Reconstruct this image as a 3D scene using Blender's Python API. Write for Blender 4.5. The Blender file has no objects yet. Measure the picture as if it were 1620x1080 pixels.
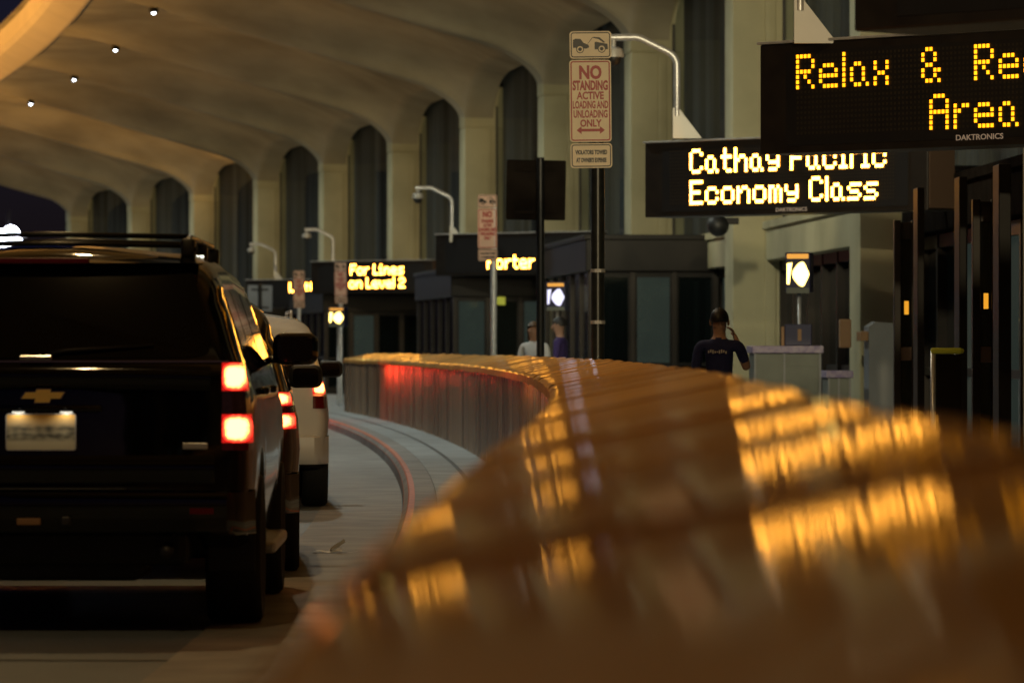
import bpy, bmesh, math, random
from mathutils import Vector, Matrix
random.seed(7)
sc = bpy.context.scene
COL = sc.collection
PI = math.pi
R = math.radians

# ------------------------------------------------------------------ camera
F, CAMZ, HOR = 7600.0, 1.43, 552.0          # focal length in photo pixels, eye height, horizon row
cam = bpy.data.cameras.new("camera")
camo = bpy.data.objects.new("camera", cam)
COL.objects.link(camo)
cam.sensor_width = 36.0
cam.lens = 36.0 * F / 1620.0
cam.clip_start, cam.clip_end = 0.05, 3000
camo.location = (0, 0, CAMZ)
camo.rotation_euler = (R(90) + (HOR - 540) / F, 0, 0)
cam.dof.use_dof = True
cam.dof.focus_distance = 36.0
cam.dof.aperture_fstop = 4.7
cam.dof.aperture_blades = 0
sc.camera = camo

# ------------------------------------------------------------------ night sky and exposure
w = bpy.data.worlds.new("World")
sc.world = w
w.use_nodes = True
nt = w.node_tree
sky = nt.nodes.new("ShaderNodeTexSky")
sky.sky_type = 'NISHITA'
sky.sun_disc = False
sky.sun_elevation = R(6)
sky.sun_rotation = R(160)
bg = nt.nodes["Background"]
tint = nt.nodes.new("ShaderNodeMix")
tint.data_type = 'RGBA'; tint.blend_type = 'MULTIPLY'
tint.inputs[0].default_value = 1.0
tint.inputs[7].default_value = (0.30, 0.28, 1.0, 1)          # night: only the blue end of the sky glow is left
nt.links.new(sky.outputs[0], tint.inputs[6])
nt.links.new(tint.outputs[2], bg.inputs[0])
bg.inputs[1].default_value = 0.006
sc.view_settings.view_transform = 'Standard'
sc.view_settings.look = 'None'
sc.view_settings.exposure = 0.0
sc.view_settings.gamma = 1.0
sc.cycles.use_denoising = True
sc.cycles.max_bounces = 6
sc.cycles.diffuse_bounces = 3
sc.cycles.glossy_bounces = 4
sc.cycles.transmission_bounces = 4
sc.cycles.transparent_max_bounces = 8
sc.cycles.sample_clamp_indirect = 6
sc.cycles.caustics_reflective = False
sc.cycles.caustics_refractive = False

# ------------------------------------------------------------------ helpers
def at(px, py, d):
    return Vector(((px - 810) / F * d, d, CAMZ + (HOR - py) / F * d))

D0 = 28.0
R0, RF = 680.0, 721.0
XF = 5.22
def bp(s, off, z=0.0):                      # along the barrier / kerb curve
    t = s / R0
    return Vector((0.2 - R0 + (R0 + off) * math.cos(t), D0 + (R0 + off) * math.sin(t), z))
def fp(s, off, z=0.0):                      # along the facade curve
    t = s / RF
    return Vector((XF - RF + (RF + off) * math.cos(t), D0 + (RF + off) * math.sin(t), z))
def sd(d, rr=RF):                           # depth -> arc position
    return rr * math.asin((d - D0) / rr)

def tag(o, label=None, cat=None, group=None, kind=None):
    if label: o["label"] = label
    if cat: o["category"] = cat
    if group: o["group"] = group
    if kind: o["kind"] = kind
    return o

def empty(name, loc=(0, 0, 0), rz=0.0):
    o = bpy.data.objects.new(name, None)
    COL.objects.link(o)
    o.location = loc
    o.rotation_euler = (0, 0, rz)
    o.empty_display_size = 0.2
    return o

class MB:
    def __init__(self):
        self.bm = bmesh.new()
    def _merge(self, tmp, M=None):
        if M is not None: bmesh.ops.transform(tmp, matrix=M, verts=tmp.verts)
        me = bpy.data.meshes.new("tmp")
        tmp.to_mesh(me); tmp.free()
        self.bm.from_mesh(me)
        bpy.data.meshes.remove(me)
    def box(self, x0, x1, y0, y1, z0, z1, bev=0.0, M=None, seg=2):
        t = bmesh.new()
        bmesh.ops.create_cube(t, size=1)
        bmesh.ops.scale(t, vec=(x1 - x0, y1 - y0, z1 - z0), verts=t.verts)
        bmesh.ops.translate(t, vec=((x0 + x1) / 2, (y0 + y1) / 2, (z0 + z1) / 2), verts=t.verts)
        if bev > 0:
            bmesh.ops.bevel(t, geom=t.edges[:], offset=bev, segments=seg, affect='EDGES', profile=0.5)
        self._merge(t, M)
        return self
    def tube(self, pts, r, n=10, cap=True):
        pts = [Vector(p) for p in pts]
        rs = r if isinstance(r, (list, tuple)) else [r] * len(pts)
        rings = []
        up = None
        for i, p in enumerate(pts):
            a = pts[max(i - 1, 0)]; b = pts[min(i + 1, len(pts) - 1)]
            d = (b - a).normalized()
            if up is None:
                up = Vector((0, 0, 1)) if abs(d.z) < 0.9 else Vector((0, 1, 0))
            e1 = d.cross(up)
            if e1.length < 1e-5: e1 = d.cross(Vector((1, 0, 0)))
            e1.normalize(); e2 = e1.cross(d).normalized(); up = e2
            rings.append([self.bm.verts.new(p + e1 * rs[i] * math.cos(2 * PI * k / n) + e2 * rs[i] * math.sin(2 * PI * k / n)) for k in range(n)])
        for i in range(len(rings) - 1):
            for k in range(n):
                self.bm.faces.new((rings[i][k], rings[i][(k + 1) % n], rings[i + 1][(k + 1) % n], rings[i + 1][k]))
        if cap:
            self.bm.faces.new(rings[0][::-1]); self.bm.faces.new(rings[-1])
        return self
    def ball(self, c, rx, ry=None, rz=None, u=16, v=10, M=None):
        ry = ry or rx; rz = rz or rx
        t = bmesh.new()
        bmesh.ops.create_uvsphere(t, u_segments=u, v_segments=v, radius=1)
        bmesh.ops.scale(t, vec=(rx, ry, rz), verts=t.verts)
        if M is not None: bmesh.ops.transform(t, matrix=M, verts=t.verts)
        bmesh.ops.translate(t, vec=c, verts=t.verts)
        self._merge(t)
        return self
    def prism(self, pts, f0, f1):
        """pts: list of 2-D points; f0/f1 map (a,b) to 3-D front and back points"""
        A = [self.bm.verts.new(f0(*p)) for p in pts]
        B = [self.bm.verts.new(f1(*p)) for p in pts]
        self.bm.faces.new(A); self.bm.faces.new(B[::-1])
        n = len(pts)
        for i in range(n):
            self.bm.faces.new((A[i], B[i], B[(i + 1) % n], A[(i + 1) % n]))
        return self
    def plate(self, pts, y0, y1):           # outline in x,z with thickness along y
        return self.prism(pts, lambda a, b: Vector((a, y0, b)), lambda a, b: Vector((a, y1, b)))
    def grid(self, fn, nu, nv, flip=False):
        V = [[self.bm.verts.new(fn(i / nu, j / nv)) for j in range(nv + 1)] for i in range(nu + 1)]
        for i in range(nu):
            for j in range(nv):
                q = (V[i][j], V[i + 1][j], V[i + 1][j + 1], V[i][j + 1])
                self.bm.faces.new(q[::-1] if flip else q)
        return self
    def revolve(self, prof, n=32, M=None):  # profile (r, h) round local x axis
        t = bmesh.new()
        rings = [[t.verts.new((h, r * math.cos(2 * PI * k / n), r * math.sin(2 * PI * k / n))) for k in range(n)] for r, h in prof]
        for i in range(len(rings) - 1):
            for k in range(n):
                t.faces.new((rings[i][k], rings[i][(k + 1) % n], rings[i + 1][(k + 1) % n], rings[i + 1][k]))
        t.faces.new(rings[0][::-1]); t.faces.new(rings[-1])
        self._merge(t, M)
        return self
    def text(self, s, size, M, sx=1.0, bold=0.0):
        cu = bpy.data.curves.new("t", 'FONT')
        cu.body = s; cu.size = size; cu.align_x = 'CENTER'; cu.offset = bold; cu.extrude = 0.0005
        cu.resolution_u = 3
        ob = bpy.data.objects.new("t", cu)
        COL.objects.link(ob)
        dg = bpy.context.evaluated_depsgraph_get()
        me = bpy.data.meshes.new_from_object(ob.evaluated_get(dg))
        t = bmesh.new(); t.from_mesh(me)
        bmesh.ops.scale(t, vec=(sx, 1, 1), verts=t.verts)
        self._merge(t, M)
        bpy.data.objects.remove(ob); bpy.data.curves.remove(cu); bpy.data.meshes.remove(me)
        return self
    def build(self, name, m, parent=None, smooth=False, angle=None, fix=True):
        if fix: bmesh.ops.recalc_face_normals(self.bm, faces=self.bm.faces)
        me = bpy.data.meshes.new(name)
        self.bm.to_mesh(me); self.bm.free()
        if smooth:
            for p in me.polygons: p.use_smooth = True
            if angle is not None: me.set_sharp_from_angle(angle=R(angle))
        for mm in (m if isinstance(m, (list, tuple)) else [m]): me.materials.append(mm)
        o = bpy.data.objects.new(name, me)
        COL.objects.link(o)
        if parent: o.parent = parent
        return o

TXT = Matrix(((1, 0, 0, 0), (0, 0, -1, 0), (0, 1, 0, 0), (0, 0, 0, 1)))    # text plane -> x,z plane facing -y

def copy_tree(o, parent=None):
    c = o.copy(); COL.objects.link(c); c.parent = parent
    for ch in list(o.children): copy_tree(ch, c)
    return c

# ------------------------------------------------------------------ materials
def mat(name, col, rough=0.5, metal=0.0, emit=None, estr=0.0, var=0.0, vscale=3.0, bump=0.0, bscale=40.0,
        coat=0.0, spec=0.5, rvar=0.0, stretch=None, col2=None, aniso=0.0):
    m = bpy.data.materials.new(name)
    m.use_nodes = True
    N = m.node_tree.nodes; L = m.node_tree.links
    b = N["Principled BSDF"]
    b.inputs["Base Color"].default_value = (*col, 1)
    b.inputs["Roughness"].default_value = rough
    b.inputs["Metallic"].default_value = metal
    b.inputs["Specular IOR Level"].default_value = spec
    b.inputs["Coat Weight"].default_value = coat
    b.inputs["Coat Roughness"].default_value = 0.03
    b.inputs["Anisotropic"].default_value = aniso
    if emit:
        b.inputs["Emission Color"].default_value = (*emit, 1)
        b.inputs["Emission Strength"].default_value = estr
    tc = N.new("ShaderNodeTexCoord")
    mp = N.new("ShaderNodeMapping")
    if stretch: mp.inputs["Scale"].default_value = stretch
    L.new(tc.outputs["Object"], mp.inputs[0])
    no = N.new("ShaderNodeTexNoise")
    no.inputs["Scale"].default_value = vscale
    no.inputs["Detail"].default_value = 6
    L.new(mp.outputs[0], no.inputs[0])
    if var > 0 or col2:
        mx = N.new("ShaderNodeMix"); mx.data_type = 'RGBA'
        c2 = col2 or tuple(c * (1 - var) for c in col)
        mx.inputs[6].default_value = (*[min(1, c * (1 + var)) for c in col], 1)
        mx.inputs[7].default_value = (*c2, 1)
        rp = N.new("ShaderNodeMapRange")
        rp.inputs[1].default_value = 0.3; rp.inputs[2].default_value = 0.7
        L.new(no.outputs[0], rp.inputs[0]); L.new(rp.outputs[0], mx.inputs[0])
        L.new(mx.outputs[2], b.inputs["Base Color"])
    if rvar > 0:
        rr = N.new("ShaderNodeMapRange")
        rr.inputs[3].default_value = max(0, rough - rvar); rr.inputs[4].default_value = rough + rvar
        L.new(no.outputs[0], rr.inputs[0]); L.new(rr.outputs[0], b.inputs["Roughness"])
    if bump > 0:
        n2 = N.new("ShaderNodeTexNoise"); n2.inputs["Scale"].default_value = bscale; n2.inputs["Detail"].default_value = 4
        L.new(mp.outputs[0], n2.inputs[0])
        bu = N.new("ShaderNodeBump"); bu.inputs["Strength"].default_value = bump; bu.inputs["Distance"].default_value = 0.01
        L.new(n2.outputs[0], bu.inputs["Height"]); L.new(bu.outputs[0], b.inputs["Normal"])
    return m

def emis(name, col, s):
    m = bpy.data.materials.new(name); m.use_nodes = True
    N = m.node_tree.nodes; L = m.node_tree.links
    N.remove(N["Principled BSDF"])
    e = N.new("ShaderNodeEmission"); e.inputs[0].default_value = (*col, 1); e.inputs[1].default_value = s
    L.new(e.outputs[0], N["Material Output"].inputs[0])
    return m

def glass_mat(name, tint=(0.75, 0.8, 0.8), ior=1.45, rough=0.02, refl=0.12):
    m = bpy.data.materials.new(name); m.use_nodes = True
    N = m.node_tree.nodes; L = m.node_tree.links
    N.remove(N["Principled BSDF"])
    t = N.new("ShaderNodeBsdfTransparent"); t.inputs[0].default_value = (*tint, 1)
    g = N.new("ShaderNodeBsdfGlossy"); g.inputs["Roughness"].default_value = rough
    f = N.new("ShaderNodeFresnel"); f.inputs[0].default_value = ior
    mx = N.new("ShaderNodeMixShader")
    k = N.new("ShaderNodeMath"); k.operation = 'MULTIPLY'; k.inputs[1].default_value = refl
    L.new(f.outputs[0], k.inputs[0]); L.new(k.outputs[0], mx.inputs[0]); L.new(t.outputs[0], mx.inputs[1]); L.new(g.outputs[0], mx.inputs[2])
    L.new(mx.outputs[0], N["Material Output"].inputs[0])
    return m

M = {}
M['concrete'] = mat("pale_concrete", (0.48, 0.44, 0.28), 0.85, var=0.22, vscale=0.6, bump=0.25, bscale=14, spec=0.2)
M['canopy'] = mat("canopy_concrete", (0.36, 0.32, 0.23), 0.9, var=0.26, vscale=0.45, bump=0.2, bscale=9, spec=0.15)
M['fascia'] = mat("canopy_edge_concrete", (0.5, 0.42, 0.3), 0.85, var=0.08, vscale=0.5, bump=0.15, bscale=9)
M['road'] = mat("road_concrete", (0.155, 0.185, 0.215), 0.6, var=0.28, vscale=0.7, bump=0.5, bscale=60, rvar=0.12, stretch=(1, .35, 1))
M['joint'] = mat("tar_joint", (0.03, 0.03, 0.03), 0.6, var=0.3)
M['walk'] = mat("sidewalk_concrete", (0.34, 0.37, 0.39), 0.75, var=0.2, vscale=1.5, bump=0.3, bscale=50)
M['kerb'] = mat("kerb_stone", (0.25, 0.24, 0.23), 0.7, var=0.25, vscale=2, bump=0.3)
M['kerbrefl'] = mat("orange_kerb_reflection", (0.55, 0.14, 0.05), 0.6, var=0.35, vscale=6)  # red tail-light reflection put into the colour of the kerb edge
M['whitestreak'] = mat("thin_white_streak", (0.8, 0.8, 0.8), 0.5, var=0.1, emit=None)
M['bronze'] = mat("dark_bronze_metal", (0.011, 0.009, 0.008), 0.5, 0.2, var=0.3, vscale=2, spec=0.25)
M['bronze2'] = mat("brown_bronze_metal", (0.02, 0.015, 0.012), 0.45, 0.2, var=0.3, vscale=2, spec=0.3)
M['blackmetal'] = mat("black_painted_metal", (0.012, 0.012, 0.012), 0.38, 0.2, var=0.3, vscale=8)
M['post'] = mat("dark_green_post_paint", (0.02, 0.022, 0.02), 0.32, 0.2, var=0.4, vscale=12)
M['curtain'] = mat("grey_curtain_cloth", (0.07, 0.08, 0.09), 0.9, var=0.3, vscale=0.9, stretch=(1, 1, .02), col2=(0.006, 0.006, 0.006))
M['winframe'] = mat("window_frame_metal", (0.03, 0.028, 0.025), 0.4, 0.6, var=0.2)
M['glass'] = glass_mat("window_glass", (0.72, 0.76, 0.78), 1.3)
M['doorglass'] = mat("dark_door_glass", (0.004, 0.006, 0.006), 0.04, spec=0.5)
M['litglass'] = mat("dim_lit_door_glass", (0.01, 0.014, 0.012), 0.05, emit=(0.03, 0.04, 0.033), estr=0.55, var=0.6, vscale=2)
M['brownrail'] = mat("brown_door_rail", (.12, .075, .05), .45, .3)
M['steel'] = mat("orange_tinted_steel_cladding", (0.80, 0.43, 0.14), 0.5, 0.0, spec=0.0, var=0.15, vscale=2, rvar=0.04, coat=0.42)  # orange of the sodium light is put into this base colour
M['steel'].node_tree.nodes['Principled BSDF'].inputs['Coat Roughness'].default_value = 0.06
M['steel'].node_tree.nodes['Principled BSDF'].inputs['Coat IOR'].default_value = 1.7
M['steelside'] = mat("ribbed_steel_cladding", (0.78, 0.53, 0.32), 0.26, 0.4, var=0.0, vscale=1.1, stretch=(1, 1, .03), rvar=0.1, col2=(0.22, 0.14, 0.09))
M['galv'] = mat("galvanised_pipe", (0.62, 0.62, 0.62), 0.38, 0.55, var=0.15, vscale=10)
M['whitemetal'] = mat("white_painted_metal", (0.45, 0.44, 0.41), 0.4, 0.1, var=0.06)
M['signface'] = mat("cream_sign_face", (0.78, 0.68, 0.5), 0.45, var=0.06, vscale=8)
M['signfacep'] = mat("pink_cream_sign_face", (0.7, 0.45, 0.33), 0.5, var=0.1, vscale=8)
M['signred'] = mat("sign_red", (0.36, 0.015, 0.02), 0.45)
M['signblack'] = mat("sign_black", (0.01, 0.01, 0.01), 0.45)
M['signback'] = mat("dark_sign_back", (0.016, 0.013, 0.011), 0.9, 0.0, var=0.3, spec=0.0)
M['alum'] = mat("bare_aluminium_sign_back", (0.05, 0.05, 0.055), 0.5, 0.6, var=0.2)
M['ledcab'] = mat("led_cabinet_black", (0.016, 0.012, 0.009), 0.42, 0.1, var=0.3, vscale=5)
M['ledface'] = mat("led_panel_black", (0.008, 0.007, 0.007), 0.5, var=0.2)
M['ledoff'] = mat("unlit_led_dot", (0.03, 0.022, 0.014), 0.4)
M['ledname'] = mat("grey_lettering", (0.5, 0.42, 0.36), 0.5, emit=(0.5, 0.4, 0.34), estr=0.14)
M['led_near'] = emis("lit_led_yellow", (1.0, 0.34, 0.007), 2.9)
M['led_mid'] = emis("lit_led_amber", (1.0, 0.39, 0.042), 28.0)
M['led_far'] = emis("lit_led_amber_far", (1.0, 0.39, 0.042), 28.0)
M['lamp'] = emis("lamp_cool", (0.85, 0.92, 1.0), 14.0)
M['flood'] = emis("floodlight_cool", (0.72, 0.78, 1.0), 60.0)
M['tyre'] = mat("tyre_rubber", (0.012, 0.012, 0.012), 0.75, bump=0.3, bscale=60)
M['rim'] = mat("alloy_rim", (0.35, 0.35, 0.36), 0.3, 0.9)
M['chrome'] = mat("chrome", (0.75, 0.75, 0.75), 0.1, 1.0)
M['plastic'] = mat("black_plastic", (0.012, 0.012, 0.012), 0.5)
M['carblack'] = mat("black_car_paint", (0.0025, 0.0025, 0.003), 0.05, spec=0.4, coat=0.4, bump=0.01, bscale=4)
M['cardark'] = mat("dark_bronze_car_paint", (0.035, 0.03, 0.027), 0.16, 0.5, coat=0.8)
M['carwhite'] = mat("white_car_paint", (0.75, 0.75, 0.73), 0.25, coat=0.6, var=0.04)
M['carglass'] = mat("tinted_car_glass", (0.002, 0.002, 0.0025), 0.03, spec=0.5)
M['lens'] = mat("red_lamp_lens", (0.12, 0.004, 0.006), 0.12, coat=0.5)
M['lensmid'] = mat("smoked_lamp_lens", (0.05, 0.02, 0.025), 0.15, coat=0.5, var=0.3, vscale=40)
M['gold'] = mat("gold_emblem", (0.95, 0.66, 0.2), 0.3, 0.1, emit=(0.5, 0.33, 0.06), estr=0.0)
M['paper'] = mat("white_paper", (0.8, 0.8, 0.8), 0.7)
M['greygreen'] = mat("grey_green_laminate", (0.12, 0.135, 0.115), 0.5, var=0.15)
M['purple'] = mat("purple_white_trim", (0.12, 0.09, 0.2), 0.5, var=0.2, col2=(0.34, 0.3, 0.38), vscale=14)
M['navy'] = mat("navy_panel", (0.012, 0.012, 0.06), 0.45)
M['greybox'] = mat("grey_cabinet", (0.19, 0.2, 0.21), 0.5, var=0.1)
M['brownbox'] = mat("brown_card", (0.3, 0.17, 0.08), 0.6, var=0.1)
M['yellow'] = mat("yellow_green_rail", (0.55, 0.6, 0.05), 0.5)
M['skin'] = mat("skin", (0.42, 0.24, 0.16), 0.55, var=0.06)
M['hair'] = mat("black_hair", (0.012, 0.01, 0.009), 0.5)
M['hairb'] = mat("brown_hair", (0.12, 0.07, 0.04), 0.5, var=0.2)
M['navycloth'] = mat("navy_cloth", (0.012, 0.018, 0.09), 0.85, var=0.15, vscale=8)
M['darkcloth'] = mat("dark_cloth", (0.012, 0.012, 0.016), 0.85)
M['whitecloth'] = mat("grey_white_cloth", (0.55, 0.55, 0.55), 0.85, var=0.08)
M['purplecloth'] = mat("purple_cloth", (0.05, 0.03, 0.14), 0.85)

def lit_lens(name, col, s):
    """brake lamp: a bright bulb zone behind a red lens, fading to the rim"""
    m = bpy.data.materials.new(name); m.use_nodes = True
    N = m.node_tree.nodes; L = m.node_tree.links
    b = N["Principled BSDF"]
    b.inputs["Base Color"].default_value = (0.25, 0.01, 0.01, 1); b.inputs["Roughness"].default_value = 0.15
    tc = N.new("ShaderNodeTexCoord")
    sp = N.new("ShaderNodeSeparateXYZ"); L.new(tc.outputs["Generated"], sp.inputs[0])
    def op(o, a, b_=None, v=None):
        n = N.new("ShaderNodeMath"); n.operation = o; L.new(a, n.inputs[0])
        if b_ is not None: L.new(b_, n.inputs[1])
        elif v is not None: n.inputs[1].default_value = v
        return n.outputs[0]
    ax = op('POWER', op('ABSOLUTE', op('MULTIPLY_ADD', sp.outputs[0], v=2.0)), v=3.0)
    az = op('POWER', op('ABSOLUTE', op('MULTIPLY_ADD', sp.outputs[2], v=2.0)), v=3.0)
    for n in N:
        if n.type == 'MATH' and n.operation == 'MULTIPLY_ADD': n.inputs[2].default_value = -1.0
    no = N.new("ShaderNodeTexNoise"); no.inputs["Scale"].default_value = 6.0; L.new(tc.outputs["Generated"], no.inputs[0])
    gsum = op('SUBTRACT', op('ADD', op('ADD', ax, az), op('MULTIPLY', no.outputs[0], v=0.5)), v=0.25)
    class g: outputs = [op('SUBTRACT', op('MULTIPLY', gsum, v=-1.0), v=-1.0)]
    r = N.new("ShaderNodeValToRGB")
    r.color_ramp.elements[0].position = 0.0; r.color_ramp.elements[0].color = (0.5, 0.008, 0.006, 1)
    r.color_ramp.elements[1].position = 0.75; r.color_ramp.elements[1].color = (1.0, 0.30, 0.06, 1)
    e = r.color_ramp.elements.new(0.42); e.color = (0.75, 0.04, 0.015, 1)
    L.new(g.outputs[0], r.inputs[0]); L.new(r.outputs[0], b.inputs["Emission Color"])
    mr = N.new("ShaderNodeMapRange"); mr.inputs[1].default_value = 0.0; mr.inputs[2].default_value = 0.7
    mr.inputs[3].default_value = 1.2; mr.inputs[4].default_value = s
    L.new(g.outputs[0], mr.inputs[0]); L.new(mr.outputs[0], b.inputs["Emission Strength"])
    return m
M['brake'] = lit_lens("lit_brake_lamp", (1, .1, .05), 12.0)

def plate_mat():
    """cream number plate with a yellow top and unreadable dark smudges across the middle"""
    m = mat("number_plate_face", (0.75, 0.7, 0.5), 0.4)
    N = m.node_tree.nodes; L = m.node_tree.links
    b = N["Principled BSDF"]
    tc = N.new("ShaderNodeTexCoord"); sx = N.new("ShaderNodeSeparateXYZ")
    L.new(tc.outputs["Generated"], sx.inputs[0])
    r = N.new("ShaderNodeValToRGB")
    r.color_ramp.elements[0].position = 0.45; r.color_ramp.elements[0].color = (0.72, 0.68, 0.5, 1)
    r.color_ramp.elements[1].position = 1.0; r.color_ramp.elements[1].color = (0.8, 0.42, 0.06, 1)
    L.new(sx.outputs[2], r.inputs[0])
    no = N.new("ShaderNodeTexNoise"); no.inputs["Scale"].default_value = 9; no.inputs["Detail"].default_value = 0
    L.new(tc.outputs["Generated"], no.inputs[0])
    mk = N.new("ShaderNodeMapRange"); mk.inputs[1].default_value = 0.22; mk.inputs[2].default_value = 0.34; mk.inputs[3].default_value = 0.0; mk.inputs[4].default_value = 1.3
    L.new(sx.outputs[2], mk.inputs[0])
    band = N.new("ShaderNodeMath"); band.operation = 'MULTIPLY'
    w2 = N.new("ShaderNodeMapRange"); w2.inputs[1].default_value = 0.75; w2.inputs[2].default_value = 0.6; w2.inputs[3].default_value = 0.0; w2.inputs[4].default_value = 1.0
    L.new(sx.outputs[2], w2.inputs[0]); L.new(mk.outputs[0], band.inputs[0]); L.new(w2.outputs[0], band.inputs[1])
    b3 = N.new("ShaderNodeMath"); b3.operation = 'MULTIPLY'; L.new(band.outputs[0], b3.inputs[0]); L.new(no.outputs[0], b3.inputs[1])
    mx = N.new("ShaderNodeMix"); mx.data_type = 'RGBA'
    mx.inputs[7].default_value = (0.12, 0.12, 0.1, 1)
    L.new(b3.outputs[0], mx.inputs[0]); L.new(r.outputs[0], mx.inputs[6]); L.new(mx.outputs[2], b.inputs["Base Color"])
    return m
M['plate'] = plate_mat()

def light(name, kind, loc, col, power, **k):
    l = bpy.data.lights.new(name, kind)
    l.color = col; l.energy = power
    for a, v in k.items(): setattr(l, a, v)
    o = bpy.data.objects.new(name, l); COL.objects.link(o); o.location = loc
    return o

def aim(o, target):
    d = Vector(target) - Vector(o.location)
    o.rotation_euler = d.to_track_quat('-Z', 'Y').to_euler()
LP = dict(down=1200.0, flood=9000.0, wash=800.0, up_near=330.0, hot=2500.0, sod=1250.0, back=22000.0, brake=40.0)    # lamp powers in watts

# ================================================================== SETTING
def strip(o0, o1, z0, z1, s0, s1, n, fn=bp, nv=1):
    b = MB()
    b.grid(lambda u, v: fn(s0 + (s1 - s0) * u, o0 + (o1 - o0) * v, z0 + (z1 - z0) * v), n, nv)
    return b

g = MB().grid(lambda u, v: Vector((-1500 + 3000 * u, -300 + 3300 * v, -0.06)), 8, 8)
tag(g.build('ground', M['joint']), kind='structure')
tag(strip(-34, -1.0, 0, 0, -80, 330, 160, nv=12).build('road', M['road']), kind='structure')
# tar joints across the road slabs, laid 4 mm above
b = MB()
for s in list(range(-6, 120, 6)):
    wj = 0.05 + 0.04 * random.random()
    b.grid(lambda u, v: bp(s + wj * v + 0.03 * math.sin(u * 9 + s), -14 + 12.6 * u, 0.004), 24, 1)
for oo in (-4.7, -8.4):
    b.grid(lambda u, v: bp(-20 + 200 * u, oo + 0.04 * v, 0.006), 120, 1)
tag(b.build('road_joint', M['joint']), kind='structure')
# gutter apron, kerb with a tail-light reflection coloured on its edge, pavement
tag(strip(-1.75, -1.02, 0.006, 0.012, -60, 260, 200).build('gutter', M['kerb']), kind='structure')
b = MB()
prof = [(-1.02, -0.05), (-1.0, 0.11), (-0.965, 0.145), (-0.9, 0.15), (-0.72, 0.15), (-0.72, -0.05)]
for i in range(len(prof) - 1):
    (a0, z0), (a1, z1) = prof[i], prof[i + 1]
    b.grid(lambda u, v: bp(-60 + 330 * u, a0 + (a1 - a0) * v, z0 + (z1 - z0) * v), 220, 1)
tag(b.build('kerb', M['kerb'], smooth=True, angle=50), kind='structure')
b = MB()
b.grid(lambda u, v: bp(-60 + 330 * u, -1.004 + 0.10 * v, 0.10 + 0.055 * min(1, v * 2) + 0.001), 220, 4)
tag(b.build('kerb_reflection', M['kerbrefl']), kind='structure')
tag(strip(-0.715, 9, 0.149, 0.149, -60, 270, 180, nv=8).build('sidewalk', M['walk']), kind='structure')
b = MB()
b.grid(lambda u, v: bp(-60 + 300 * u, -0.40 + 0.05 * v, 0.153), 200, 1)
for s in range(-40, 200, 3):
    b.grid(lambda u, v: bp(s + 0.02 * v, -0.715 + 6.2 * u, 0.154), 6, 1)
tag(b.build('sidewalk_joint', M['joint']), kind='structure')
# a thin white streak on the road
b = MB()
p0, p1 = Vector((-1.43, 23.4, 0)), Vector((-1.205, 20.6, 0))
b.grid(lambda u, v: p0.lerp(p1, u) + Vector((0.022 * v * (1 - abs(2 * u - 1) ** 3) + 0.004 * math.sin(u * 21), 0, 0.005)), 16, 1)
tag(b.build('white_streak', M['whitestreak']), kind='structure')

# ================================================================== TERMINAL BUILDING
BAY = 15.75
S0 = 34.0
fin_s = {i: S0 + BAY * i for i in range(-6, 11)}
TL = 9.5
def zlin(t): return 8.0 + 0.277 * t
def zrib(t):
    z = zlin(max(t, 0))
    if t < 1.3:
        x = 1 - max(t, 0) / 1.3
        z -= 0.62 * (1 - math.sqrt(max(0, 1 - x * x)))
    return z
def zapex(t):
    tt = max(0, t) / TL
    return zlin(t) + 0.62 + 0.55 * math.sin(PI * min(1, tt * 1.05)) ** 0.8 - 0.62 * tt ** 1.8 + 0.02
def ceil_z(ds, t):
    """ds: distance along the facade to the nearest column centre"""
    k = min(1, max(0, t) / 6)
    hw = 0.56 - 0.26 * k
    x = min(1, max(0, (ds - hw)) / (3.4 + 0.2 * k))
    el = math.sqrt(max(0, 1 - (1 - x) ** 2))
    sh = el * (1 - k) + k * (0.25 * el + 0.75 * (0.5 - 0.5 * math.cos(x * PI)))
    return zrib(t) + (zapex(t) - zrib(t)) * sh

bld = empty('terminal_building', fp(70, 0, 0.15))
tag(bld, "airport terminal frontage of pale concrete fins, tall arched windows and a pleated canopy", "building")
def bbuild(b, name, m, parent=None, **k):
    bmesh.ops.translate(b.bm, vec=-Vector(bld.location), verts=b.bm.verts)
    return b.build(name, m, parent or bld, **k)

tvals = [-0.75, -0.5, -0.25, 0.0, 0.02, 0.06, 0.12, 0.2, 0.3, 0.45, 0.65, 0.9, 1.15, 1.3, 1.7, 2.2, 3, 4, 5, 6, 7, 8, 8.8, 9.5]
for i in range(-6, 10):
    s0 = fin_s[i]
    es = [0, .3, .42, .5, .56, .565, .58, .62, .68, .76, .86, 1.0, 1.2, 1.5, 1.9, 2.4, 3.0, 3.7, 4.6, 5.7, 6.8]
    svals = es + [BAY / 2] + [BAY - e for e in es[::-1]]
    b = MB()
    V = []
    for s in svals:
        ds = min(s, BAY - s)
        row = [b.bm.verts.new(fp(s0 + s, -t, ceil_z(ds, t))) for t in tvals]
        V.append(row)
    for a in range(len(V) - 1):
        for c in range(len(tvals) - 1):
            b.bm.faces.new((V[a][c], V[a][c + 1], V[a + 1][c + 1], V[a + 1][c]))
    bbuild(b, 'canopy_vault', M['canopy'], smooth=True, angle=70)
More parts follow.
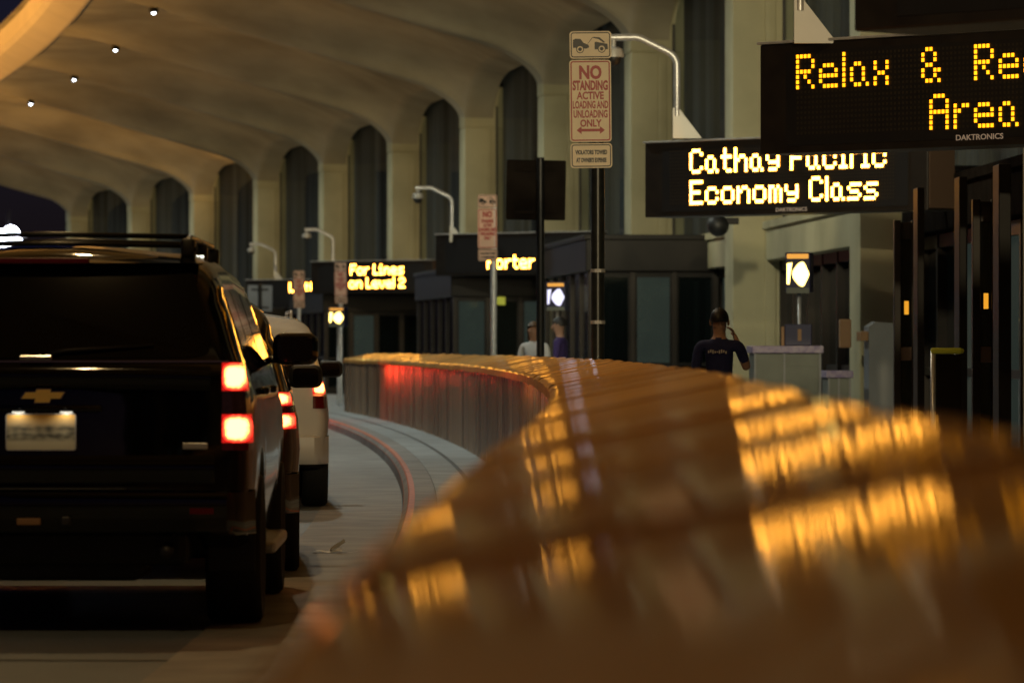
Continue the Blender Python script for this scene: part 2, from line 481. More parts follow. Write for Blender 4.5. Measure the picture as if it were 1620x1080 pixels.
# canopy edge beam: lip that turns up and out, outer face and roof deck
sA, sB = fin_s[-6], fin_s[10] + 0.6
b = MB()
ze = zlin(TL)
prof = [(TL - 0.02, ze - 0.012), (TL + 0.06, ze + 0.0), (TL + 0.72, ze + 0.32), (TL + 0.85, ze + 0.45), (TL + 0.85, ze + 1.0)]
for j in range(len(prof) - 1):
    (t0, z0), (t1, z1) = prof[j], prof[j + 1]
    b.grid(lambda u, v: fp(sA + (sB - sA) * u, -(t0 + (t1 - t0) * v), z0 + (z1 - z0) * v), 120, 1)
bbuild(b, 'canopy_edge', M['fascia'], smooth=True, angle=30)
b = MB()
b.grid(lambda u, v: fp(sA + (sB - sA) * u, -10.35 + 18 * v, 11.85), 80, 1)
b.grid(lambda u, v: fp(sB, -10.35 + 12 * u, zlin(max(0, 10.35 - 12 * u)) + (11.85 - zlin(max(0, 10.35 - 12 * u))) * v), 20, 1)
bbuild(b, 'roof', M['canopy'])

# columns
for i in range(-6, 11):
    s = fin_s[i]
    th = s / RF
    Mx = Matrix.Translation(fp(s, 0, 0)) @ Matrix.Rotation(th, 4, 'Z')
    b = MB()
    b.box(0.0, 1.6, -0.55, 0.55, 0.15, 7.15, 0.03, Mx)
    b.box(-0.012, 1.6, -0.562, 0.562, 7.17, 8.2, 0.03, Mx)
    b.box(0.02, 1.58, -0.53, 0.53, 7.1, 7.2, 0, Mx)
    # shallow raised rib down the side of the shaft
    b.box(0.52, 0.7, -0.585, 0.585, 0.15, 7.1, 0.02, Mx)
    bbuild(b, 'column', M['concrete'], smooth=True, angle=35)

# bays: tall arched window above, concrete header and dark shopfront below
ZS, ZH = 3.45, 2.85
for i in range(-6, 10):
    s0 = fin_s[i]
    n = 56
    wob = [random.random() for _ in range(400)]
    def top(s):
        return ceil_z(min(s, BAY - s), -0.75) + 0.06
    fr = MB()
    for k in (0, 6):
        s = 0.62 + (BAY - 1.24) * k / 6
        Mx = Matrix.Translation(fp(s0 + s, 0.80, 0)) @ Matrix.Rotation((s0 + s) / RF, 4, 'Z')
        fr.box(0.0, 0.045, -0.03, 0.03, ZS, top(min(max(s, .7), BAY - .7)) - .04, 0, Mx)
    for z in (ZS + 0.04,):
        fr.grid(lambda u, v: fp(s0 + 0.58 + (BAY - 1.16) * u, 0.79, z - 0.03 + 0.06 * v), 20, 1)
    win = bbuild(fr, 'window', M['winframe'])
    gl = MB()
    gl.grid(lambda u, v: fp(s0 + 0.56 + (BAY - 1.12) * u, 0.84, ZS + (top(0.56 + (BAY - 1.12) * u) - ZS) * v), 48, 1)
    bbuild(gl, 'pane', M['glass']).parent = win
    cu = MB()
    nf = 280
    ph = random.random() * 6
    def cur(u, v):
        s = 0.5 + (BAY - 1.0) * u
        a = 0.10 * math.sin(s * 10.5 + 1.2 * math.sin(s * 1.3 + ph) + ph) + 0.035 * math.sin(s * 23 + ph)
        return fp(s0 + s, 1.12 + a, ZS - 0.05 + (8.95 - ZS) * v)
    cu.grid(cur, nf, 1)
    bbuild(cu, 'curtain', M['curtain'], smooth=True).parent = win
    hd = MB()
    Mx = Matrix.Translation(fp(s0 + BAY / 2, 0, 0)) @ Matrix.Rotation((s0 + BAY / 2) / RF, 4, 'Z')
    hd.box(0.5, 1.5, -BAY / 2 + 0.58, BAY / 2 - 0.58, ZH, ZS, 0.02, Mx)
    hd.box(0.44, 0.6, -BAY / 2 + 0.58, BAY / 2 - 0.58, ZS - 0.1, ZS + 0.02, 0.01, Mx)
    bbuild(hd, 'header', M['concrete'] if i >= 0 else M['signback'])
    # shopfront: posts, rails, panes
    ps = MB(); panes = []
    npst = 9
    for k in range(npst):
        y = -BAY / 2 + 0.6 + (BAY - 1.2) * k / (npst - 1)
        ps.box(0.72, 0.95, y - 0.06, y + 0.06, 0.15, ZH, 0.008, Mx)
        if k < npst - 1:
            y2 = -BAY / 2 + 0.6 + (BAY - 1.2) * (k + 1) / (npst - 1)
            panes.append((MB().box(0.84, 0.85, y + 0.06, y2 - 0.06, 0.3, ZH - .1, 0, Mx), 'litglass' if random.random() < 0.3 else 'doorglass'))
            ps.box(0.78, 0.9, y + 0.06, y2 - 0.06, 1.1, 1.2, 0, Mx)
            ps.box(0.78, 0.9, y + 0.06, y2 - 0.06, 0.15, 0.32, 0, Mx)
    ps.box(0.74, 0.94, -BAY / 2 + 0.6, BAY / 2 - 0.6, ZH - .16, ZH - .003, 0, Mx)
    sf = bbuild(ps, 'shopfront', M['bronze2'])
    for pb, pm_ in panes: bbuild(pb, 'pane', M[pm_]).parent = sf
# back wall so no light passes through the block
b = MB()
b.grid(lambda u, v: fp(sA + (sB - sA) * u, 2.4, 0.15 + 11.6 * v), 80, 1)
b.grid(lambda u, v: fp(sB - 0.1, 0.7 + 7 * u, 0.15 + 11.6 * v), 4, 1)
bbuild(b, 'wall', M['bronze'])

# ================================================================== ENTRANCE VESTIBULES
def vestibule(d, off, L, H, label, W=None, lit=(1, 3)):
    s = sd(d)
    W = W or (0.7 - off)
    root = empty('entrance_vestibule', fp(s, off, 0.15), s / RF)
    tag(root, label, "entrance", "dark entrance vestibules along the terminal front")
    hz = H - 0.15
    b = MB()
    b.box(-0.05, W, -0.05, L, hz - 0.62, hz, 0.02)
    b.box(-0.09, W, -0.09, L, hz - 0.06, hz + 0.03, 0.015)
    b.build('header', M['bronze'], root)
    nb = max(3, int(round(W / 0.8)))
    for k in range(nb + 1):
        x = 0.05 + (W - 0.1) * k / nb
        MB().box(x - 0.05, x + 0.05, 0, 0.12, 0, hz - 0.62, 0.008).build('post', M['bronze2'], root)
    for k in range(nb):
        x0, x1 = 0.1 + (W - 0.1) * k / nb, (W - 0.1) * (k + 1) / nb
        dr = MB()
        dr.box(x0, x0 + .03, .03, .09, 0.2, hz - .72); dr.box(x1 - .03, x1, .03, .09, 0.2, hz - .72)
        dr.box(x0, x1, 0.03, 0.09, 0, 0.2); dr.box(x0, x1, 0.03, 0.09, hz - 0.72, hz - 0.622)
        dr.box(x0, x1, 0.02, 0.05, 0.98, 1.04)
        o = dr.build('door', M['bronze'], root)
        MB().box(x0, x1, 0.055, 0.065, 0.2, hz - 0.72).build('pane', M['litglass'] if k in lit else M['doorglass'], o)
    ns = int(L / 1.6)
    sd_ = MB()
    for k in range(1, ns + 1):
        sd_.box(0.0, 0.1, L * k / ns - 0.1, L * k / ns, 0, hz - 0.62, 0.006)
    sd_.box(0.01, 0.09, 0.12, L, 0, 0.18); sd_.box(0.01, 0.09, 0.12, L, 1.0, 1.06)
    o = sd_.build('side_frame', M['bronze2'], root)
    MB().box(0.045, 0.055, 0.12, L, 0.18, hz - 0.62).build('pane', M['doorglass'], o)
    return root
vestibule(85.0, -1.62, 9, 3.42, "dark entrance vestibule behind the man in navy, its door panes faintly lit")
vestibule(106.0, -2.3, 9, 3.2, "dark entrance vestibule under the overhead sign that reads Porter", lit=(0, 2))
vestibule(137.0, -2.3, 9, 3.1, "dark entrance vestibule under the two line overhead sign about Level 2", lit=(1,))
vestibule(168.0, -2.3, 9, 3.1, "farthest dark entrance vestibule, beyond the three nearer ones", lit=(1, 2))

# ================================================================== STEEL BARRIER (sloping cap in panels, ribbed road face)
BW, BZ, SL = 0.62, 1.226, 0.197             # cap width, height of the road-side edge, cross slope
PL = 2.25
bar = empty('steel_barrier', bp(0, 0.3, 0.15))
tag(bar, "long curved steel barrier with a sloping cap, running out of the blurred foreground", "barrier")
NP = 46
def bs(s, off, z):
    return bp(s, off + 0.0019 * max(0, -18 - s) ** 2, z)
for k in range(NP):
    s0 = -32.9 + PL * k
    dz = random.uniform(-.006, .006)
    ta, tb = random.uniform(-.009, .006), random.uniform(-.005, .005)
    amp = 0.0066 + random.uniform(-.002, .002)
    ph = random.random() * 6
    def cap(u, v):
        c = amp * (1 - (2 * u - 1) ** 2)
        r = 0.00006 * math.sin(v * 55 + ph + 0.6 * math.sin(u * 3)) + 0.00003 * math.sin(v * 121 + ph * 2 + u)
        e = 0.0
        z = BZ + dz + SL * BW * v + c + ta * (u - .5) + tb * (v - .5) * (u - .5) * 2 + r
        if v < 0.05: z -= 0.02 * (1 - v / 0.05) ** 2
        if v > 0.95: z -= 0.02 * ((v - 0.95) / 0.05) ** 2
        return bs(s0 + (PL - 0.012) * u, BW * v, z) - bar.location
    b = MB()
    nu, nv = (28, 72) if k < 30 else (16, 24)
    b.grid(cap, nu, nv)
    # folded ends and rims
    for uu in (0, 1):
        b.grid(lambda u, v: cap(uu, v) - Vector((0, 0, 0.03 * u)), 1, 12)
    for vv in (0, 1):
        b.grid(lambda u, v: cap(u, vv) - Vector((0, 0, 0.06 * v)), 10, 1)
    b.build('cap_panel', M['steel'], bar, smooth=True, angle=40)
for k in range(NP):
    s0 = -32.9 + PL * k
    def face(u, v):
        o = 0.06 - 0.042 * math.sqrt(max(0, 1 - (2 * ((u * 18) % 1) - 1) ** 2))
        return bs(s0 + PL * u, o, 0.15 + (BZ - 0.19) * v) - bar.location
    b = MB()
    b.grid(face, 18 * 10 if k > 16 else 14, 1)
    b.grid(lambda u, v: bs(s0 + PL * u, BW - 0.02, 0.15 + (BZ + SL * BW - 0.19) * v) - bar.location, 1, 1)
    b.build('side_panel', M['steelside'], bar, smooth=True)

# ================================================================== LED SIGNS
G = {
'R': ["1111.","1...1","1...1","1111.","1.1..","1..1.","1...1"],
'e': [".....",".....",".111.","1...1","11111","1....",".1111"],
'l': ["1","1","1","1","1","1","1"],
'a': [".....",".....",".11..","1..1.","1..1.","1..1.",".11.1"],
'x': [".....",".....","1..1","1..1",".11.","1..1","1..1"],
'&': [".11..","1..1.","1..1.",".11..","1..11","1..1.",".11.1"],
'c': [".....",".....",".111.","1...1","1....","1...1",".111."],
'A': [".111.","1...1","1...1","11111","1...1","1...1","1...1"],
'r': ["....","....","1.11","11..","1...","1...","1..."],
'C': [".111.","1...1","1....","1....","1....","1...1",".111."],
't': [".1..",".1..","1111",".1..",".1..",".1..","..11"],
'h': ["1....","1....","1.11.","11..1","1...1","1...1","1...1"],
'y': [".....",".....","1...1","1...1",".1111","....1",".111."],
'P': ["1111.","1...1","1...1","1111.","1....","1....","1...."],
'i': [".1.","...","11.",".1.",".1.",".1.","111"],
'f': [".11","1..","111","1..","1..","1..","1.."],
'E': ["11111","1....","1....","1111.","1....","1....","11111"],
'o': [".....",".....",".111.","1...1","1...1","1...1",".111."],
'n': [".....",".....","1.11.","11..1","1...1","1...1","1...1"],
'm': [".....",".....","11.1.","1.1.1","1.1.1","1.1.1","1.1.1"],
's': [".....",".....",".1111","1....",".111.","....1","1111."],
'L': ["1...","1...","1...","1...","1...","1...","1111"],
'F': ["11111","1....","1....","1111.","1....","1....","1...."],
'v': [".....",".....","1...1","1...1","1...1",".1.1.","..1.."],
'u': [".....",".....","1...1","1...1","1...1","1..11",".11.1"],
'2': [".111.","1...1","....1","..11.",".1...","1....","11111"],
}
def layout(txt, c0, sp=3):
    """-> set of (col,row) of lit dots"""
    out = set(); c = c0
    for ch in txt:
        if ch == ' ': c += sp; continue
        g = G[ch]
        for r, line in enumerate(g):
            for k, q in enumerate(line):
                if q == '1': out.add((c + k, r))
        c += max(len(l) for l in g) + 1
    return out
def led_sign(d, off, words, label, m, W=4.4, H=0.9, zb=3.03, alpha=46, dot=0.78, unlit=True, brand=True, gus=None, ncol=84):
    s = sd(d)
    root = empty('message_sign', fp(s, off, zb), s / RF - R(alpha))
    tag(root, label, "led sign", "overhead electronic message signs")
    b = MB()
    b.box(-W / 2, W / 2, 0.0, 0.5, 0, H, 0.012)
    b.build('cabinet', M['ledcab'], root)
    MB().box(W / 2 + .002, W / 2 + .012, .02, .48, .03, H - .03).build('end_cap', M['brownrail'], root)
    b = MB()
    b.box(-W / 2 + 0.29, W / 2 - 0.29, -0.006, 0.002, 0.06, H - 0.07)
    fc = b.build('display', M['ledface'], root)
    b = MB()
    b.box(-W / 2 - .01, W / 2 + .01, -0.03, 0.53, H, H + 0.022, 0.004)
    b.build('top_trim', M['galv'], root)
    p = 0.0418
    x0, zt = -W / 2 + 0.425, H - 0.115
    lit = set()
    for row, parts in enumerate(words):
        for t, c0 in parts:
            for (c, r) in layout(t, c0): lit.add((c, r + row * 9))
    def quad(b, c, r, h, y):
        x, z = x0 + c * p, zt - r * p
        vs = [b.bm.verts.new((x + a * h, y, z + q * h)) for a, q in ((-1, -1), (1, -1), (1, 1), (-1, 1))]
        b.bm.faces.new(vs)
    if lit:
        b = MB()
        for (c, r) in lit: quad(b, c, r, p * dot / 2, -0.012)
        b.build('lettering', m, fc, fix=False)
    if unlit:
        b = MB()
        for c in range(ncol):
            for r in range(16):
                if (c, r) not in lit: quad(b, c, r, p * 0.26, -0.0095)
        b.build('dark_dots', M['ledoff'], fc, fix=False)
    if brand:
        b = MB()
        b.text("DAKTRONICS", 0.062, Matrix.Translation((0.08 * W * 0.4, -0.0075, 0.05 if brand == 1 else 0.03)) @ TXT, 1.25, 0.001)
        if brand == 2: b.text("GALAXY", 0.045, Matrix.Translation((W / 2 - 0.42, -0.002, 0.075)) @ TXT, 1.2, 0.001)
        b.build('maker_name', M['ledname'], root, fix=False)
    # bracket back to the wall
    b = MB()
    b.tube([(W / 2 - 0.7, 0.5, H * .5), (W / 2 - 0.1, 1.5, H * .5)], 0.06)
    b.tube([(0.2, 0.5, H * .6), (1.6, 2.6, H * .6)], 0.06)
    b.build('bracket', M['bronze'], root)
    return root
led_sign(38.0, -1.56, [[("Relax", 0), ("&", 32), ("Rec", 45)], [("Area", 34)]],
         "black message sign with yellow dots reading Relax & Rec Area, nearest and at top right", M['led_near'], dot=0.72)
led_sign(57.0, -1.43, [[("Cathay Pacific", 8)], [("Economy Class", 8)]],
         "black message sign with glowing amber letters reading Cathay Pacific Economy Class", M['led_mid'], dot=0.95, brand=2)
led_sign(104.0, -1.2, [[], [("Porter", 26)]],
         "overhead message sign with one amber word, Porter, beside a pole sign", M['led_far'], dot=1.0, unlit=False, brand=0)
led_sign(135.0, -1.2, [[("For Lines", 25)], [("on Level 2", 24)]],
         "overhead message sign reading For Lines on Level 2 in amber letters", M['led_far'], dot=1.0, unlit=False, brand=0, zb=3.0)
led_sign(152.0, -1.2, [[("Luftha", 33)], [("nsa", 46)]],
         "farthest overhead message sign, small, partly hidden by a pole sign near the parked cars", M['led_far'], dot=1.0, unlit=False, brand=0, zb=2.72)
led_sign(22.0, -2.0, [[], []], "unlit black message sign whose lower edge shows in the top right corner", M['led_near'], brand=0, zb=2.99, unlit=False)

# ------------------------------------------------------------------ camera arms on the signs
def camera_arm(d, px, py_base, label, arm_px, h_px, gus=True):
    k = d / F
    base = at(px, py_base, d)
    root = empty('security_camera', base, 0)
    tag(root, label, "security camera", "dome cameras on goosenecks above the message signs")
    A, H = arm_px * k, h_px * k
    pts = [(0, 0, H * 0.22), (0, 0, H * 0.72)]
    for j in range(1, 7):
        a = j / 6 * R(66)
        pts.append((-(1 - math.cos(a)) * A * 0.28, 0, H * 0.72 + math.sin(a) * H * 0.16))
    pts += [(-A * 0.52, 0, H * 0.985), (-A * 0.60, 0, H * 1.0), (-A * 1.0, 0, H * 0.995)]
    MB().tube(pts, 0.042, 12).build('gooseneck', M['galv'], root, smooth=True, angle=50)
    b = MB()
    b.plate([(-0.05, 0), (0.30, 0), (0.02, H * 0.30), (-0.05, H * 0.30)], -0.03, 0.03)
    b.build('gusset', M['whitemetal'], root)
    b = MB()
    x = -A * 0.93
    b.tube([(x, 0, H * 0.99), (x, 0, H * 0.90)], 0.03)
    b.revolve([(0.05, 0.13), (0.11, 0.10), (0.125, 0.03), (0.125, 0.0)], 24, Matrix.Translation((x, 0, H * 0.80)) @ Matrix.Rotation(R(-90), 4, 'Y'))
    b.build('housing', M['whitemetal'], root, smooth=True, angle=40)
    MB().ball((x, 0, H * 0.80), 0.1, 0.1, 0.11).build('dome', M['plastic'], root, smooth=True)
    return root
camera_arm(58.0, 1071, 219, "white gooseneck dome camera over the Cathay sign, beside the tow away sign", 108, 160)
camera_arm(105.0, 715, 383, "gooseneck dome camera standing above the Porter sign", 58, 86)
camera_arm(136.0, 527, 427, "gooseneck dome camera above the left end of the Level 2 sign", 45, 64)
camera_arm(153.0, 436, 446, "smallest gooseneck dome camera, above the farthest message sign", 41, 60)
camera_arm(39.0, 1266, 69, "gooseneck camera mount with a big pale gusset on the Relax sign", 160, 235)

# dome camera hanging near column
r_ = empty('dome_camera', at(1136, 357, 74))
tag(r_, "dark round dome camera fixed to the pale column under the Cathay sign", "camera")
MB().ball((0, 0, 0), 0.17).build('dome', M['plastic'], r_, smooth=True)
MB().box(-0.05, 0.32, -0.05, 0.05, 0.02, 0.12, 0.01).build('bracket', M['bronze'], r_)

# ================================================================== POLE SIGNS
def rrect(w, h, r, n=6, cx=0, cz=0):
    P = []
    for (sx, sz, a0) in ((1, 1, 0), (-1, 1, 90), (-1, -1, 180), (1, -1, 270)):
        for j in range(n + 1):
            a = R(a0 + 90 * j / n)
            P.append((cx + sx * (w / 2 - r) + r * math.cos(a), cz + sz * (h / 2 - r) + r * math.sin(a)))
    return P
def ring(b, w, h, r, t, y0, cx=0, cz=0):
    A = rrect(w, h, r, 6, cx, cz); B = rrect(w - 2 * t, h - 2 * t, max(r - t, .002), 6, cx, cz)
    va = [b.bm.verts.new((p[0], y0, p[1])) for p in A]; vb = [b.bm.verts.new((p[0], y0, p[1])) for p in B]
    n = len(A)
    for i in range(n): b.bm.faces.new((va[i], va[(i + 1) % n], vb[(i + 1) % n], vb[i]))
def disc(b, cx, cz, r, y, n=20, r2=0):
    vs = [b.bm.verts.new((cx + r * math.cos(2 * PI * k / n), y, cz + r * math.sin(2 * PI * k / n))) for k in range(n)]
    if r2:
        v2 = [b.bm.verts.new((cx + r2 * math.cos(2 * PI * k / n), y, cz + r2 * math.sin(2 * PI * k / n))) for k in range(n)]
        for k in range(n): b.bm.faces.new((vs[k], vs[(k + 1) % n], v2[(k + 1) % n], v2[k]))
    else: b.bm.faces.new(vs)
def poly(b, pts, y):
    b.bm.faces.new([b.bm.verts.new((p[0], y, p[1])) for p in pts])

def no_standing(d, px, ytop, ybot, label, yaw=0.0, facem='signface', detail=True, pole='post', polepx=None, tilt=-0.6):
    base = at(px, 552, d); base.z = 0.15
    root = empty('pole_sign', base, 0)
    tag(root, label, "sign", "tow away and no standing signs on poles")
    k = d / F
    zt = CAMZ + (HOR - ytop) * k - 0.15; zb = CAMZ + (HOR - ybot) * k - 0.15
    Ht = zt - zb
    w_ = Ht * 0.305
    Mr = Matrix.Rotation(yaw, 4, 'Z') @ Matrix.Rotation(R(tilt), 4, 'Y')
    xo = -(px - polepx) * k if polepx else 0
    MB().tube([(xo, 0.05, 0), (xo, 0.05, zt - 0.1)], 0.058 if detail else 0.05, 14).build('pole', M[pole], root, smooth=True, angle=50)
    if detail:
        c = MB()
        for z in (0.9, 1.5, 1.95):
            c.revolve([(0.066, 0), (0.066, 0.03)], 14, Matrix.Translation((xo, 0.05, z)) @ Matrix.Rotation(R(-90), 4, 'Y'))
        c.build('band', M['galv'], root)
    hs = [(0.20, 'tow'), (0.60, 'no'), (0.18, 'vio')]
    z = zt
    for frac, kind in hs:
        h = Ht * frac; cz = z - h / 2; z -= h + Ht * 0.01
        b = MB(); b.plate(rrect(w_, h, 0.03), -0.003, 0.003)
        ob = b.build({'tow': 'tow_plate', 'no': 'no_standing_plate', 'vio': 'warning_plate'}[kind], M[facem], root)
        ob.matrix_local = Matrix.Translation((0.008 if kind == 'vio' else 0, -0.03, cz)) @ Mr
        y = -0.0042
        col = M['signred'] if kind == 'no' else M['signblack']
        a = MB()
        ring(a, w_ - 0.02, h - 0.02, 0.024, 0.011 if kind == 'no' else 0.009, y)
        if kind == 'no':
            if detail:
                u = h / 8.0
                for s_, dz, sz, sx, bo in (("NO", 2.30, 1.75, 0.80, .007), ("STANDING", 1.20, 1.25, 0.55, .005), ("ACTIVE", 0.30, 1.0, .78, .003),
                                           ("LOADING AND", -.60, 1.0, .50, .003), ("UNLOADING", -1.50, 1.0, .56, .003), ("ONLY", -2.38, .95, .80, .003)):
                    a.text(s_, sz * u, Matrix.Translation((0, y, dz * u - 0.01)) @ TXT, sx, bo)
                z0 = -2.85 * u
                poly(a, [(-.27 * w_, z0 + .012), (.27 * w_, z0 + .012), (.27 * w_, z0 - .012), (-.27 * w_, z0 - .012)], y - .0006)
                for q in (-1, 1):
                    poly(a, [(q * .22 * w_, z0 + .034), (q * .34 * w_, z0), (q * .22 * w_, z0 - .034)], y - .0009)
            else:
                u = h / 8.0
                a.text("NO", 1.55 * u, Matrix.Translation((0, y, 2.3 * u)) @ TXT, .78, .006)
                for s_, dz in (("STANDING", 1.2), ("ACTIVE", .35), ("LOADING AND", -.5), ("UNLOADING", -1.35), ("ONLY", -2.2)):
                    a.text(s_, .85 * u, Matrix.Translation((0, y, dz * u)) @ TXT, .6, .004)
        elif kind == 'tow':
            W_, H_ = w_, h
            # towed car, nose up, at left; tow truck at right
            poly(a, [(-.42 * W_, -.10 * H_), (-.42 * W_, .18 * H_), (-.36 * W_, .23 * H_), (-.24 * W_, .22 * H_), (-.17 * W_, .08 * H_), (-.05 * W_, .0), (-.03 * W_, -.09 * H_), (-.10 * W_, -.14 * H_)], y)
            poly(a, [(.10 * W_, -.17 * H_), (.10 * W_, .10 * H_), (.14 * W_, .11 * H_), (.41 * W_, .03 * H_), (.42 * W_, -.17 * H_)], y)
            poly(a, [(.04 * W_, .26 * H_), (.07 * W_, .29 * H_), (.22 * W_, .27 * H_), (.36 * W_, .08 * H_), (.31 * W_, .08 * H_), (.19 * W_, .21 * H_)], y - .0004)
            poly(a, [(-.10 * W_, -.02 * H_), (-.085 * W_, .0), (.05 * W_, .25 * H_), (.035 * W_, .26 * H_)], y - .0004)
            for cx_, cz_ in ((-.25 * W_, -.16 * H_), (.27 * W_, -.15 * H_)):
                disc(a, cx_, cz_, .095 * W_, y - .0008)
        else:
            a.text("VIOLATORS TOWED", h * 0.23, Matrix.Translation((0, y, .06 * h)) @ TXT, .60, .003)
            a.text("AT OWNER'S EXPENSE", h * 0.23, Matrix.Translation((0, y, -.26 * h)) @ TXT, .52, .003)
        a.build('lettering', col, ob, fix=False)
        if kind == 'tow':
            e = MB()
            for cx_, cz_ in ((-.25 * w_, -.16 * h), (.27 * w_, -.15 * h)):
                disc(e, cx_, cz_, .075 * w_, -0.0056, 20, .045 * w_)
            e.build('wheel_mark', M[facem], ob, fix=False)
    return root
no_standing(42.0, 934, 50, 266, "cream tow away and no standing sign with red letters, nearest and largest of its kind", polepx=946)
no_standing(75.0, 771, 308, 413, "pinkish no standing pole sign standing left of the word Porter", yaw=R(18), facem='signfacep', detail=False, pole='galv', polepx=781)
no_standing(112.0, 539, 415, 480, "small pale no standing pole sign in front of the Level 2 message", yaw=R(18), facem='signfacep', detail=False, pole='galv')
no_standing(122.0, 473, 428, 487, "smallest pale no standing pole sign in front of the farthest message sign", yaw=R(18), facem='signfacep', detail=False, pole='galv')

def back_sign(d, px, y0, y1, wpx, label, m, polepx, pm):
    base = at(polepx, 552, d); base.z = 0.15
    root = empty('pole_sign', base, 0)
    tag(root, label, "sign")
    k = d / F
    zt = CAMZ + (HOR - y0) * k - .15; zb = CAMZ + (HOR - y1) * k - .15
    x = (px - polepx) * k; w_ = wpx * k
    MB().tube([(0, 0, 0), (0, 0, zt + .03)], 0.05, 14).build('pole', M[pm], root, smooth=True, angle=50)
    b = MB(); b.plate(rrect(w_, zt - zb, 0.02, 6), 0.05, 0.056)
    o = b.build('sign_plate', M[m], root); o.location = (x, 0.0, (zt + zb) / 2); o.rotation_euler = (0, R(1.0), 0)
    b = MB()
    for z in (zb + .1, zt - .12): b.box(-w_ * .35, w_ * .35, 0.03, 0.05, z - .02, z + .02)
    b.build('bracket', M['signback'], root).location = (x, 0, 0)
back_sign(60.0, 848, 253, 348, 94, "dark square sign seen from behind on a black pole, left of the tow away sign", 'signback', 855, 'blackmetal')
back_sign(131.0, 411, 451, 492, 39, "small grey square sign seen above the roofs of the parked cars", 'greybox', 411, 'blackmetal')

# ================================================================== VEHICLES
def lerp(a, b, t): return a + (b - a) * t
def pw(pts, x):
    if x <= pts[0][0]: return pts[0][1]
    for (x0, y0), (x1, y1) in zip(pts, pts[1:]):
        if x <= x1:
            t = (x - x0) / (x1 - x0); return lerp(y0, y1, t * t * (3 - 2 * t))
    return pts[-1][1]
def pl(pts, x):
    if x <= pts[0][0]: return pts[0][1]
    for (x0, y0), (x1, y1) in zip(pts, pts[1:]):
        if x <= x1: return lerp(y0, y1, (x - x0) / (x1 - x0))
    return pts[-1][1]

